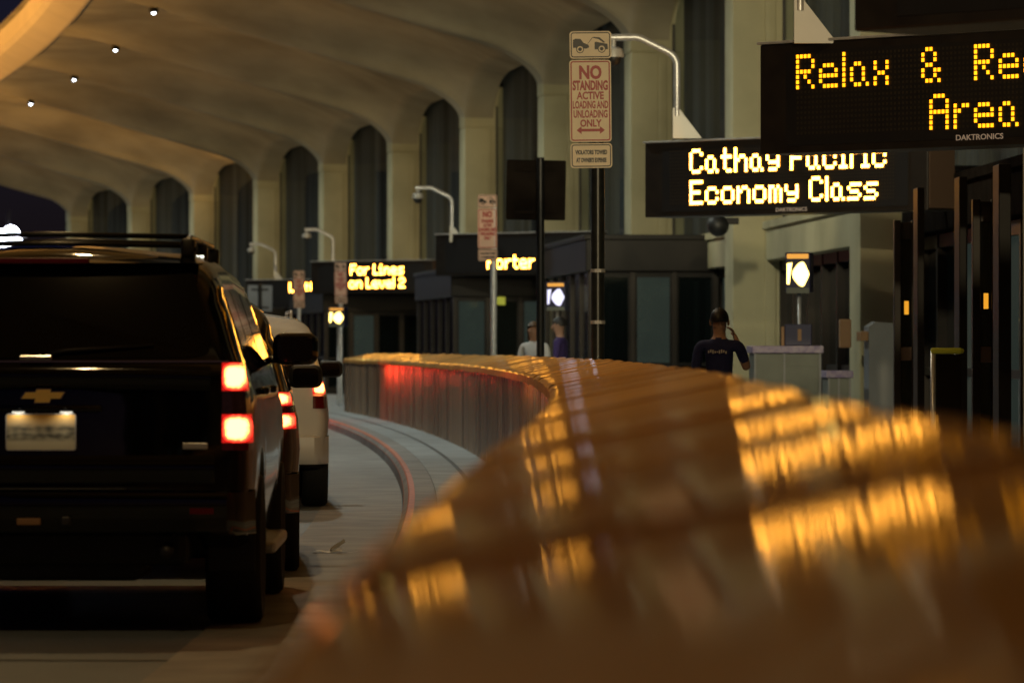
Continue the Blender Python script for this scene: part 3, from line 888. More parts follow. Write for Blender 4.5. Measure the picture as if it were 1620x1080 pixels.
class Car:
    def __init__(s, **k):
        s.__dict__.update(k)
    def hw(s, z):                               # half width of the side at height z
        return pl(s.side, z)
    def plan(s, y):                             # width factor along the length
        L = s.L
        e = 0.0
        if y < 0.5: e = s.round_r * (1 - y / 0.5) ** 2
        if y > L - 0.9: e = 0.22 * ((y - L + 0.9) / 0.9) ** 2
        return e
    def slant(s, z): return pl(s.rear, z)
    def zbot(s, y):
        z = pl(s.under, y)
        for yw in s.axles:
            d = abs(y - yw)
            if d < s.ra: z = max(z, s.rw + math.sqrt(s.ra ** 2 - d * d))
        return z
    def ztop(s, y): return pl(s.top, y)
    def section(s, y, inset=0.0):
        zb, zt = s.zbot(y) + inset * .5, s.ztop(y) - inset
        r = min(s.rr, (zt - zb) * 0.3)
        e = s.plan(y) + inset
        P = []
        n = 15
        x0 = s.hw(zb) - e
        P.append((0, zb)); P.append((x0 * .5, zb)); P.append((x0 - .05, zb)); 
        for j in range(n + 1):
            z = lerp(zb + .03, zt - r, j / n)
            P.append((s.hw(z) - e, z))
        xr = s.hw(zt - r) - e
        for j in range(1, 8):
            a = j / 8 * PI / 2
            P.append((xr - r * s.rx * (1 - math.cos(a)), zt - r + r * math.sin(a)))
        xe = xr - r * s.rx
        for q in (0.9, 0.75, 0.5, 0.25):
            P.append((xe * q, zt + s.crown * (1 - q * q)))
        P.append((0, zt + s.crown))
        P = P[:18 + 8] + P[26:]
        return P
    def yw(s, y, z):                             # shear the tail by the rear profile
        k = max(0, 1 - y / 1.2)
        return y + s.slant(z) * k * k
    def side_pt(s, y, z, out=0.004):
        return Vector((s.hw(z) - s.plan(y) + out, y, z))
    def body(s):
        ys = [(0.0, .07), (.012, .035), (.04, .012), (.09, 0)]
        y = .14
        arr = []
        while y < s.L - .12: arr.append(y); y += 0.055
        ys += [(q, 0) for q in arr] + [(s.L - .1, 0), (s.L - .05, .02), (s.L - .015, .05), (s.L, .1)]
        b = MB()
        rows = []
        for (y, ins) in ys:
            P = s.section(y, ins)
            ring_ = [(x, z) for x, z in P] + [(-x, z) for x, z in P[-2:0:-1]]
            rows.append([b.bm.verts.new((x, s.yw(y, z), z)) for x, z in ring_])
        n = len(rows[0])
        for i in range(len(rows) - 1):
            for k in range(n):
                b.bm.faces.new((rows[i][k], rows[i][(k + 1) % n], rows[i + 1][(k + 1) % n], rows[i + 1][k]))
        m = len(s.section(1.0))
        for row in (rows[0], rows[-1]):          # caps as bands between the two sides
            for k in range(m - 1):
                a, c = row[k], row[k + 1]
                a2 = row[(n - k) % n]; c2 = row[(n - k - 1) % n]
                vs = []
                for v in (a, c, c2, a2):
                    if v not in vs: vs.append(v)
                if len(vs) >= 3: b.bm.faces.new(vs)
        return b
    def rear_panel(s, x0, x1, z0, z1, out=0.006, cr=0.06, n=10, taper=0.0):
        """a panel hugging the tail between the x and z limits"""
        b = MB()
        def f(u, v):
            z = lerp(z0, z1, v)
            t = taper * v
            x = lerp(x0 + t if x0 < 0 else x0, x1 - t if x1 > 0 else x1, u)
            return Vector((x, s.slant(z) - out, z))
        pts = []
        w_, h_ = x1 - x0, z1 - z0
        for (px, pz) in rrect(1, 1, cr, 6, .5, .5):
            pts.append((min(1, max(0, px)), min(1, max(0, pz))))
        A = [b.bm.verts.new(f(*p)) for p in pts]
        B = [b.bm.verts.new(f(*p) + Vector((0, out + .004, 0))) for p in pts]
        c = b.bm.verts.new(f(.5, .5))
        for i in range(len(A)):
            j = (i + 1) % len(A)
            b.bm.faces.new((A[i], A[j], c)); b.bm.faces.new((A[i], B[i], B[j], A[j]))
        return b
    def side_panel(s, pts, side, out=0.005, nz=6, ny=10):
        """quad window: pts = y at bottom/top of both ends ((y0b,zb),(y0t,zt),(y1t,zt2),(y1b,zb2))"""
        b = MB()
        (a0, a1), (b0, b1), (c0, c1), (d0, d1) = pts
        def f(u, v):
            y = lerp(lerp(a0, d0, u), lerp(b0, c0, u), v); z = lerp(lerp(a1, d1, u), lerp(b1, c1, u), v)
            p = s.side_pt(y, z, out); p.x *= side
            return p
        return b.grid(f, ny, nz)

def wheel(root, x, y, r, wd, side, spokes=5):
    t = empty('wheel', (x, y, r)); t.parent = root
    t.rotation_euler = (0, 0, 0 if side > 0 else PI)
    h = wd / 2
    MB().revolve([(r * .62, -h * .8), (r * .8, -h), (r * .93, -h), (r * .985, -h * .82), (r, -h * .6), (r, h * .6), (r * .985, h * .82), (r * .93, h), (r * .8, h), (r * .62, h * .8)], 48).build('tyre', M['tyre'], t, smooth=True, angle=40)
    b = MB()
    b.revolve([(r * .63, -h * .6), (r * .63, h * .72), (r * .58, h * .72), (r * .55, h * .3), (r * .16, h * .35), (r * .12, h * .62)], 40)
    for k in range(spokes):
        a = 2 * PI * k / spokes
        b.box(h * .3, h * .6, -r * .09, r * .09, r * .1, r * .6, .01, Matrix.Rotation(a, 4, 'X'))
    b.build('rim', M['rim'], t, smooth=True, angle=35)
    return t

def mirror_tree(root, x, y, z, sx, w_, h_, m, rootx):
    b = MB()
    b.box(x - w_ / 2, x + w_ / 2, y - .09, y + .09, z - h_ / 2, z + h_ / 2, h_ * .30, seg=5)
    for v in b.bm.verts:                      # the housing tapers towards the front
        t = (v.co.y - y + .09) / .18
        v.co.z = z + (v.co.z - z) * (1 - .25 * max(0, t)); v.co.x = x + (v.co.x - x) * (1 - .12 * max(0, t))
    b.box(min(rootx, x - sx * w_ * .3), max(rootx, x - sx * w_ * .3), y - .03, y + .05, z - h_ * .42, z - h_ * .2, .02)
    o = b.build('mirror', M[m], root, smooth=True, angle=40)
    g_ = MB(); g_.plate(rrect(w_ * .74, h_ * .70, h_ * .2, 6, x, z), y - .0935, y - .088)
    g_.build('mirror_glass', M['carglass'], o)

def bowtie(k=1.0):
    return [(-1, -.10), (-.82, .26), (-.36, .26), (-.30, .45), (.38, .45), (.34, .26), (1.0, .26), (.82, -.16), (.36, -.16), (.30, -.42), (-.42, -.42), (-.36, -.16), (-1.02, -.16)]

# ---- black full size SUV, seen from behind
V1 = Car(L=5.12, rr=.20, rx=1.15, crown=.05, round_r=.05, ra=.50, rw=.395,
         side=[(.3, .97), (.45, 1.01), (.75, 1.05), (1.0, 1.052), (1.2, 1.035), (1.34, 1.005), (1.42, .975), (1.6, .92), (1.78, .855), (2.0, .80)],
         rear=[(.4, .02), (.70, .0), (1.3, .02), (1.4, .04), (1.86, .20), (1.93, .26)],
         under=[(0, .52), (.6, .40), (5.12, .34)],
         top=[(0, 1.86), (.14, 1.885), (.5, 1.91), (1.8, 1.93), (3.0, 1.90), (3.3, 1.83), (4.0, 1.23), (4.9, 1.10), (5.12, .95)],
         axles=(1.12, 4.07))
def build_suv():
    c = V1
    root = empty('parked_suv', Vector((-2.345, 24.0, 0)), R(0.7))
    tag(root, "glossy black SUV in the left foreground with roof rails and a cream number plate", "car", "vehicles waiting at the kerb")
    c.body().build('body', M['carblack'], root, smooth=True, angle=38)
    # rear glass, tailgate lines, spoiler
    c.rear_panel(-.84, .84, 1.385, 1.845, .008, .10, taper=.10).build('rear_window', M['carglass'], root)
    b = MB(); b.box(-.93, .93, .0, .012, 1.364, 1.372); b.build('trim_strip', M['chrome'], root).location = (0, .012, 0)
    b = MB()
    b.grid(lambda u, v: Vector(((2 * u - 1) * (.80 - .02 * v), .20 + .30 * v - .11 * (1 - v) * (1 - .3 * abs(2 * u - 1) ** 3), 1.862 + .045 * v + .03 * (1 - (2 * u - 1) ** 2) * v)), 24, 6)
    b.grid(lambda u, v: Vector(((2 * u - 1) * (.80 - .02 * v), .20 - .11 * (1 - .3 * abs(2 * u - 1) ** 3) + .13 * v, 1.862 - .01 * v)), 24, 3)
    b.build('spoiler', M['carblack'], root, smooth=True, angle=60)
    MB().box(-.25, .225, .088, .13, 1.858, 1.889, .006).build('high_brake_lamp', M['lens'], root)
    # tailgate panel pressings
    b = MB()
    b.grid(lambda u, v: Vector(((2 * u - 1) * .86, -.012 - .012 * math.sin(PI * v), lerp(.76, .90, v))), 20, 6)
    b.grid(lambda u, v: Vector(((2 * u - 1) * .84, .0 - .022 * math.sin(PI * v) ** .6, lerp(1.22, 1.345, v) + .012 * (1 - (2 * u - 1) ** 2))), 28, 8)
    b.build('tailgate', M['carblack'], root, smooth=True)
    MB().box(-.115, .05, -.035, -.008, 1.376, 1.40, .006).build('tailgate_handle', M['chrome'], root)
    # wiper
    b = MB(); b.tube([(.0, .02, 1.40), (.12, .01, 1.425), (.55, .035, 1.45)], [.012, .009, .006], 8); b.build('wiper', M['plastic'], root, smooth=True)
    # emblem
    b = MB(); b.plate([(x * .105, z * .075) for x, z in bowtie()], -.034, -.02)
    e = b.build('emblem', M['gold'], root); e.location = (0.005, 0, 1.195)
    b = MB()
    pts = [(x * .113, z * .085) for x, z in bowtie()]; b.plate(pts, -.029, -.018)
    b.build('emblem_border', M['chrome'], e)
    # plate
    b = MB(); b.plate(rrect(.352, .185, .015), -.010, .004); o = b.build('number_plate', M['plate'], root, smooth=False); o.location = (-.005, -.028, 1.017)
    b = MB(); ring(b, .352, .185, .015, .006, -.0125); b.build('plate_frame', M['galv'], o, fix=False)
    b = MB(); b.box(-.30, .30, -.035, .004, 1.118, 1.15, .01); h = b.build('plate_hood', M['carblack'], root, smooth=True, angle=40)
    for x in (-.12, .12):
        MB().box(x - .03, x + .03, -.03, -.012, 1.112, 1.117).build('plate_lamp', M['lamp_small'], h)
    for x in (-.12, .12):
        l = light('plate_light', 'SPOT', (x, -.075, 1.125), (1.0, .9, .7), LP['plate'], spot_size=R(150), spot_blend=.6, shadow_soft_size=.01)
        l.parent = root; l.rotation_euler = (R(20), 0, 0)
    # badge
    b = MB(); b.box(.70, .825, -.016, -.006, .93, .962, .003)
    for k in range(8): b.box(.708 + k * .0143, .717 + k * .0143, -.019, -.0165, .937, .956)
    b.build('badge', M['galv'], root)
    # tail lamps
    for sx in (-1, 1):
        t = empty('tail_lamp', (0, 0, 0)); t.parent = root
        def lampseg(z0, z1, nm, m, x_in=.895):
            b = MB()
            def f(u, v):
                z = lerp(z0, z1, v); xo = c.hw(z) - .012
                if u < .8:
                    x = lerp(x_in, xo - .012, u / .8); y = c.slant(z) - .012 + .02 * (u / .8) ** 4
                else:
                    k = (u - .8) / .2
                    x = xo - .012 + .016 * math.sin(k * PI / 2); y = c.slant(z) + .008 + .20 * k
                return Vector((sx * x, y, z))
            b.grid(f, 20, 8)
            for vv in (0, 1):
                b.grid(lambda u, v: f(u, vv) + Vector((0, .03 * v, 0)), 20, 1)
            b.grid(lambda u, v: f(0, v) + Vector((0, .03 * u, 0)), 1, 8)
            return b.build(nm, M[m], t, smooth=True, angle=50)
        lampseg(1.222, 1.362, 'brake_lens', 'brake')
        lampseg(1.108, 1.218, 'reverse_lens', 'lensmid')
        lampseg(.962, 1.104, 'brake_lens', 'brake')
        lampseg(.925, .958, 'lower_lens', 'lens')
    # bumper
    b = MB()
    def bump(u, v):
        a = (2 * u - 1)
        x = a * 1.055
        y = -.10 + .02 * a * a + .30 * max(0, abs(a) - .9) / .1
        prof_ = [(.035, .725), (.0, .715), (-.01, .66), (0, .58), (.02, .52), (.08, .50)]
        dy, z = prof_[int(round(v * 5))]
        return Vector((x, y + dy, z))
    b.grid(bump, 48, 5)
    b.grid(lambda u, v: Vector((bump(u, 0).x, lerp(bump(u, 0).y, .09, v), .725 + .003 * v)), 48, 1)
    bu = b.build('bumper', M['carblack'], root, smooth=True, angle=40)
    MB().box(-.42, .42, -.072, .04, .729, .737, .003).build('step_pad', M['plastic'], bu)
    for sx in (-1, 1):
        MB().box(sx * .80 - .06, sx * .80 + .06, -.112, -.095, .61, .64).build('reflector', M['lens'], bu)
    b = MB(); b.box(-.12, .0, -.115, -.09, .555, .59, .006); b.build('tow_socket', M['brownbox'], bu)
    b = MB(); b.box(.10, .15, -.12, -.08, .55, .60, .01); b.tube([(.125, -.14, .575), (.125, -.10, .575)], .018); b.build('tow_plug', M['alum'], bu)
    # underbody, exhaust, mud flap, running board
    b = MB()
    b.box(-.72, .72, .15, 4.8, .34, .62, .05); b.box(-.45, .5, .25, .95, .26, .4, .06)
    b.tube([(-.95, 1.12, .395), (.95, 1.12, .395)], .06); b.ball((.1, 1.12, .38), .16, .14, .15)
    b.build('underbody', M['plastic'], root)
    MB().tube([(.62, .0, .42), (.60, .4, .43), (.55, 1.5, .45)], .035, 14).build('exhaust_pipe', M['alum'], root, smooth=True)
    for sx in (-1, 1):
        MB().box(sx * .92 - .12, sx * .92 + .12, .52, .535, .3, .62, .004).build('mud_flap', M['plastic'], root)
        MB().box(sx * 1.03 - .10, sx * 1.03 + .07, 1.75, 3.5, .335, .40, .02).build('running_board', M['galv'], root)
        for y in (1.12, 4.07): wheel(root, sx * .915, y, .395, .285, sx)
        b = MB()                                  # arch liners
        for y in (1.12, 4.07):
            b.grid(lambda u, v: Vector((sx * (.62 + .36 * v), y + .49 * math.cos(PI * u), .395 + .49 * math.sin(PI * u))), 20, 1)
        b.build('arch_liner', M['plastic'], root)
        # side glass
        c.side_panel(((.42, 1.38), (.60, 1.79), (1.22, 1.80), (1.25, 1.36)), sx).build('side_window', M['carglass'], root, smooth=True)
        c.side_panel(((1.33, 1.36), (1.30, 1.80), (2.22, 1.80), (2.25, 1.35)), sx).build('side_window', M['carglass'], root, smooth=True)
        c.side_panel(((2.35, 1.35), (2.32, 1.80), (3.05, 1.77), (3.55, 1.34)), sx).build('side_window', M['carglass'], root, smooth=True)
        for y in (1.48, 2.5):
            MB().box(sx * 1.045 - .03, sx * 1.045 + .03, y, y + .2, 1.19, 1.23, .012).build('door_handle', M['carblack'], root, smooth=True)
        mirror_tree(root, sx * 1.15, 3.42, 1.43, sx, .27, .20, 'carblack', sx * .99)
        # roof rail: two bars on feet
        b = MB()
        x = sx * .70
        b.tube([(x + sx * .03, .42, 1.93), (x, .50, 1.985), (x, .62, 2.0), (x, 2.9, 2.0), (x, 3.05, 1.95)], .017, 10)
        b.tube([(x + sx * .0, .5, 1.965), (x, .9, 1.972)], .012, 8)
        rr_ = b.build('roof_rail', M['blackmetal2'], root, smooth=True)
        for y in (.48, 1.7, 2.95):
            MB().box(x - .035, x + .035, y - .07, y + .07, 1.90, 1.992, .015).build('rail_foot', M['plastic'], rr_, smooth=True)
    for y in (.62, 2.1):
        MB().tube([(-.70, y, 2.005 if y < 1 else 1.995), (0, y, 2.018), (.70, y, 2.005 if y < 1 else 1.995)], .014, 10).build('cross_bar', M['blackmetal2'], root, smooth=True)
    MB().tube([(-.70, .52, 1.955), (0, .52, 1.968), (.70, .52, 1.955)], .012, 10).build('cross_bar', M['blackmetal2'], root, smooth=True)
    return root
M['lamp_small'] = emis("plate_lamp_glow", (1.0, .93, .75), 1.2)
LP['plate'] = 0.22
M['blackmetal2'] = mat("satin_black_rail", (0.03, 0.032, 0.035), 0.3, 0.6)
build_suv()

# ---- the two vehicles ahead
V2 = Car(L=4.9, rr=.22, rx=1.2, crown=.05, round_r=.10, ra=.43, rw=.36,
         side=[(.25, .90), (.5, .95), (.8, .97), (1.0, .955), (1.15, .92), (1.5, .80), (1.75, .70), (2, .66)],
         rear=[(.4, .0), (.7, -.02), (1.05, .03), (1.15, .07), (1.65, .32), (1.8, .38)],
         under=[(0, .42), (4.9, .28)],
         top=[(0, 1.66), (.3, 1.74), (1.5, 1.77), (2.6, 1.75), (3.0, 1.66), (3.8, 1.14), (4.7, .98), (4.9, .85)],
         axles=(.95, 3.85))
V3 = Car(L=4.6, rr=.18, rx=1.2, crown=.05, round_r=.07, ra=.42, rw=.36,
         side=[(.25, .88), (.5, .92), (.8, .94), (1.0, .925), (1.12, .90), (1.5, .80), (1.72, .72), (2, .66)],
         rear=[(.4, .0), (.7, -.02), (1.05, .02), (1.12, .04), (1.6, .22), (1.75, .28)],
         under=[(0, .42), (4.6, .28)],
         top=[(0, 1.62), (.3, 1.70), (1.5, 1.73), (2.4, 1.71), (2.8, 1.62), (3.5, 1.12), (4.4, .98), (4.6, .85)],
         axles=(.9, 3.5))
def build_wagon(c, loc, rz, name, label, paint, lampz, lampx, rail):
    root = empty(name, loc, rz)
    tag(root, label, "car", "vehicles waiting at the kerb")
    c.body().build('body', M[paint], root, smooth=True, angle=38)
    zt = c.top[1][1]
    c.rear_panel(-.74, .74, 1.16, zt - .17, .008, .10, taper=.12).build('rear_window', M['carglass'], root)
    b = MB(); b.box(-.25, .25, c.slant(zt - .1) - .02, c.slant(zt - .1) + .05, zt - .11, zt - .085, .005); b.build('high_brake_lamp', M['lens'], root)
    b = MB()
    def bump(u, v):
        a = 2 * u - 1
        pr = [(.05, .66), (.0, .645), (-.01, .55), (0, .45), (.05, .40)]
        dy, z = pr[int(round(v * 4))]
        return Vector((a * (c.hw(.6) + .005), -.09 + .03 * a * a + .3 * max(0, abs(a) - .88) / .12 + dy, z))
    b.grid(bump, 40, 4)
    b.grid(lambda u, v: Vector((bump(u, 0).x, lerp(bump(u, 0).y, .06, v), .66)), 40, 1)
    b.build('bumper', M[paint], root, smooth=True, angle=40)
    b = MB(); b.plate(rrect(.305, .15, .012), -.012, .0); o = b.build('number_plate', M['plate'], root); o.location = (0, -.02, .88)
    for sx in (-1, 1):
        t = empty('tail_lamp', (0, 0, 0)); t.parent = root
        (z0, z1, z2, z3) = lampz
        for za, zb, nm, m in ((z0, z1, 'lower_lens' if rail else 'brake_lens', 'lens' if rail else 'brake'), (z1 + .006, z2, 'smoked_lens', 'lensmid' if rail else 'lens'), (z2 + .006, z3, 'brake_lens', 'brake')):
            b = MB()
            def f(u, v):
                z = lerp(za, zb, v); xo = c.hw(z) - .01
                if u < .65:
                    k = u / .65; x = lerp(lampx, xo - .03, k); y = c.slant(z) - .014 + .035 * k ** 3
                else:
                    k = (u - .65) / .35; x = xo - .03 + .026 * math.sin(k * PI / 2); y = c.slant(z) + .021 + .30 * k
                    x = min(x, c.hw(z) - c.plan(y) + .008)
                return Vector((sx * x, y, z))
            b.grid(f, 18, 6)
            b.grid(lambda u, v: f(0, v) + Vector((0, .03 * u, 0)), 1, 6)
            b.build(nm, M[m], t, smooth=True)
        for y in c.axles: wheel(root, sx * (c.hw(.5) - .10), y, c.rw, .235, sx)
        y0 = c.slant(1.3) + .25
        c.side_panel(((y0, 1.17), (y0 + .2, zt - .2), (1.45, zt - .16), (1.5, 1.14)), sx).build('side_window', M['carglass'], root, smooth=True)
        c.side_panel(((1.58, 1.14), (1.54, zt - .16), (2.45, zt - .18), (c.top[4][0] + .25, 1.12)), sx).build('side_window', M['carglass'], root, smooth=True)
        mirror_tree(root, sx * 1.03, c.top[5][0] - .55, 1.24, sx, .24, .17, 'plastic', sx * .86)
        MB().box(sx * .945 - .02, sx * .945 + .02, 1.6, 1.8, .95, .985, .01).build('door_handle', M[paint], root)
        MB().tube([(sx * .60, .55, zt - .0), (sx * .60, .62, zt + .07), (sx * .60, 2.3, zt + .07), (sx * .60, 2.45, zt)], .016, 8).build('roof_rail', M['galv'], root, smooth=True)
        b = MB()
        for y in c.axles:
            b.grid(lambda u, v: Vector((sx * (.55 + .32 * v), y + c.ra * math.cos(PI * u), c.rw + c.ra * .99 * math.sin(PI * u))), 18, 1)
        b.build('arch_liner', M['plastic'], root)
    b = MB(); b.box(-.66, .66, .2, c.L - .3, .28, .5, .04); b.build('underbody', M['plastic'], root)
    return root
build_wagon(V2, (-2.29, 30.0, 0), R(3.0), 'parked_minivan', "dark bronze wagon between the black SUV and the white car, its tail lamps lit", 'cardark', (.93, 1.03, 1.07, 1.16), .66, False)
build_wagon(V3, (-2.56, 42.9, 0), R(4.0), 'parked_hatchback', "white wagon farthest ahead in the kerb line, one red tail lamp lit", 'carwhite', (.90, 1.01, 1.02, 1.14), .78, True)

# a further dark wagon added unseen behind the nearer cars; its brake lamps redden the barrier
wag = [o for o in COL.objects if o.name == 'parked_minivan'][0]
w4 = copy_tree(wag)
w4.location = (-5.35, 88, 0); w4.rotation_euler = (0, 0, R(7.5))
w4["label"] = "dark wagon far ahead in the kerb line, added unseen for its red light"
for x in (-.78, .78):
    l = light('brake_light', 'SPOT', (0, 0, 0), (1.0, .03, .015), LP['brake'], spot_size=R(150), spot_blend=.4, shadow_soft_size=.08)
    l.parent = w4; l.location = (x, -.25, 1.05); l.rotation_euler = (R(90), 0, R(180) - R(-14))

# ================================================================== PEOPLE
def skin_body(chains, name, mats, parent, loc_fn=None, sub=2, fingers=None, paint=None):
    """chains: dict of joints {name:(pos,radius,parent)} grown with a Skin modifier into one surface"""
    me = bpy.data.meshes.new(name)
    names = list(chains); idx = {n: i for i, n in enumerate(names)}
    me.from_pydata([chains[n][0] for n in names], [(idx[n], idx[chains[n][2]]) for n in names if chains[n][2]], [])
    ob = bpy.data.objects.new(name, me); COL.objects.link(ob)
    md = ob.modifiers.new("s", 'SKIN'); md.use_smooth_shade = True; md.branch_smoothing = 0.6
    sv = me.skin_vertices[0].data
    for n in names:
        r = chains[n][1]
        sv[idx[n]].radius = r if isinstance(r, tuple) else (r, r)
    sv[0].use_root = True
    ss = ob.modifiers.new("u", 'SUBSURF'); ss.levels = sub; ss.render_levels = sub
    dg = bpy.context.evaluated_depsgraph_get()
    m2 = bpy.data.meshes.new_from_object(ob.evaluated_get(dg))
    bpy.data.objects.remove(ob); bpy.data.meshes.remove(me)
    b = MB(); b.bm.from_mesh(m2); bpy.data.meshes.remove(m2)
    nb = len(b.bm.faces)
    for f in (fingers or []): b.tube(f[0], f[1], 8)
    o = b.build(name, [M[q] for q in mats], parent, smooth=True)
    if paint:
        for p in o.data.polygons: p.material_index = paint(p.center) if p.index < nb else 0
    return o
def hand_fingers(wrist, d, side, curl=0.5):
    """four fingers and a thumb from a palm that points along d; side = thumb direction"""
    d = Vector(d).normalized(); side = Vector(side).normalized(); up = d.cross(side).normalized()
    palm = Vector(wrist) + d * .08
    out = []
    for k, L in enumerate((.070, .080, .075, .058)):
        p = palm + side * (.028 - .019 * k)
        pts = [p - d * .02, p]
        a = 0; q = p
        for seg in (.45, .32, .23):
            a += curl * (.5 + .1 * k)
            q = q + (d * math.cos(a) + up * math.sin(a)) * L * seg
            pts.append(q)
        out.append((pts, [.0095, .0092, .0085, .0078, .0055]))
    t0 = Vector(wrist) + d * .03 + side * .025
    out.append(([t0, t0 + side * .025 + d * .02, t0 + side * .038 + d * .05 + up * .01, t0 + side * .036 + d * .075 + up * .022], [.012, .0115, .0095, .0065]))
    return out

def person(loc, yaw, H, label, shirt, trousers, hairm, la, ra, hairlen, long_sleeve=False):
    """figure faces +y in its own frame; la / ra: (elbow, wrist) positions for a 1.75 m body"""
    root = empty('person', loc, yaw)
    tag(root, label, "person")
    k = H / 1.75
    def P(x, y, z): return Vector((x * k, y * k, z * k))
    J = {}
    def add(n, x, y, z, r, par): J[n] = (P(x, y, z), (r[0] * k, r[1] * k) if isinstance(r, tuple) else r * k, par)
    add('pelvis', 0, 0, .95, (.165, .115), None)
    add('waist', 0, .01, 1.10, (.15, .105), 'pelvis')
    add('chest', 0, .0, 1.28, (.175, .12), 'waist')
    add('upper', 0, -.01, 1.41, (.13, .09), 'chest')
    add('neck', 0, .005, 1.50, .058, 'upper')
    add('skull', 0, .02, 1.60, (.075, .09), 'neck')
    add('crown', 0, .015, 1.70, (.066, .078), 'skull')
    for s, nm, arm in ((-1, 'l', la), (1, 'r', ra)):
        add('sh' + nm, s * .185, -.01, 1.405, .064, 'upper')
        e, w_ = arm
        add('ua' + nm, *(lerp(a, b_, .5) for a, b_ in zip((s * .20, -.01, 1.38), e)), .052, 'sh' + nm)
        add('el' + nm, *e, .043, 'ua' + nm)
        add('fa' + nm, *(lerp(a, b_, .4) for a, b_ in zip(e, w_)), .040, 'el' + nm)
        add('wr' + nm, *w_, (.030, .026), 'fa' + nm)
        dv = (Vector(w_) - Vector(e)).normalized()
        q = Vector(w_) + dv * .065
        add('pa' + nm, *q, (.038, .020), 'wr' + nm)
        add('hip' + nm, s * .095, 0, .88, .092, 'pelvis')
        add('th' + nm, s * .10, .01, .70, .082, 'hip' + nm)
        add('kn' + nm, s * .10, .015, .50, .060, 'th' + nm)
        add('ca' + nm, s * .102, -.015, .36, .058, 'kn' + nm)
        add('an' + nm, s * .105, -.02, .09, .042, 'ca' + nm)
        add('to' + nm, s * .118, .12, .035, (.042, .032), 'an' + nm)
    fingers = []
    for s, arm in ((-1, la), (1, ra)):
        e, w_ = P(*arm[0]), P(*arm[1])
        dv = (w_ - e).normalized()
        sd_ = dv.cross(Vector((s, 0, 0)))
        if sd_.length < .3: sd_ = Vector((0, 1, 0))
        fingers += hand_fingers(w_, dv, sd_)
    ez = [P(*la[0]), P(*ra[0])]; wz = [P(*la[1]), P(*ra[1])]
    hz = P(0, 0, .97).z; nz = P(0, 0, 1.475).z; fz = P(0, 0, .08).z
    def paint(c):
        if c.z > nz and abs(c.x) < .11 * k: return 0
        for e, w_ in zip(ez, wz):
            d = (c - e).dot((w_ - e).normalized())
            L_ = (w_ - e).length
            lim = .0 if not long_sleeve else L_ * .92
            off = (c - e - (w_ - e).normalized() * d).length
            if d > lim - .03 and off < .085 * k and c.x * e.x > 0 and d < L_ + .2 and abs(c.x) > .12 * k: return 0
        if c.z > hz: return 1
        if c.z < fz: return 3
        return 2
    o = skin_body(J, 'body', ['skin', shirt, trousers, 'plastic'], root, fingers=fingers, paint=paint)
    hb = MB()
    hc = P(0, .012, 1.655)
    def hair(u, v):
        a = 2 * PI * u; t = v * PI * .58
        front = max(0, math.sin(a))
        r = Vector((.088 * math.sin(t) * math.cos(a), .108 * math.sin(t) * math.sin(a) - .006, .108 * math.cos(t)))
        if front > .3: r.z = max(r.z, .045)
        if v > .8 and front < .3 and hairlen > 0: r.z -= hairlen * (v - .8) / .2; r.x *= 1.06
        return hc + r * k
    hb.grid(hair, 24, 12)
    hb.build('hair', M[hairm], root, smooth=True)
    f = MB()
    for s in (-1, 1):
        f.ball(P(s * .033, .098, 1.635), .012 * k, .008 * k, .007 * k, 10, 6)
        f.ball(P(s * .083, .01, 1.625), .012 * k, .022 * k, .034 * k, 10, 8)
    f.tube([P(0, .098, 1.65), P(0, .122, 1.605), P(0, .105, 1.595)], [.008 * k, .015 * k, .01 * k], 8)
    f.box(-.026 * k, .026 * k, .092 * k, .105 * k, 1.562 * k, 1.572 * k, .004 * k)
    f.build('face', M['skin'], root, smooth=True)
    return root
pm = at(1138, 552, 42); pm.z = .15
pr = person(pm, R(-10), 1.63, "man in a navy shirt seen from behind with one hand raised to his head", 'navycloth', 'darkcloth', 'hair',
       ((-.225, -.03, 1.10), (-.215, .05, .86)), ((.255, .06, 1.19), (.14, .16, 1.46)), 0)
b = MB()
b.text("STAFF" if False else "~ ~~", .05, Matrix.Translation((0, 0, 0)) @ TXT, 1.0, .003)
b.bm.clear()
for k in range(9):
    b.box(-.085 + k * .019, -.073 + k * .019, -.1135, -.1115, 1.245 + .006 * math.sin(k * 2.1), 1.268 + .008 * math.sin(k * 1.3))
b.build('shirt_print', M['whitecloth'], pr)
pw_ = at(845, 552, 64); pw_.z = .15
person(pw_, R(150), 1.64, "woman in a pale grey top with brown hair, standing left of the black pole", 'whitecloth', 'darkcloth', 'hairb',
       ((-.25, .02, 1.10), (-.16, .2, .98)), ((.26, .0, 1.10), (.2, .18, .96)), .14)
pp = at(886, 552, 67); pp.z = .15
person(pp, R(75), 1.72, "person in a dark purple top standing beside the blue lit sign, partly behind the pole", 'purplecloth', 'darkcloth', 'hair',
       ((-.25, .0, 1.12), (-.2, .2, 1.02)), ((.26, .0, 1.12), (.18, .22, 1.05)), 0)

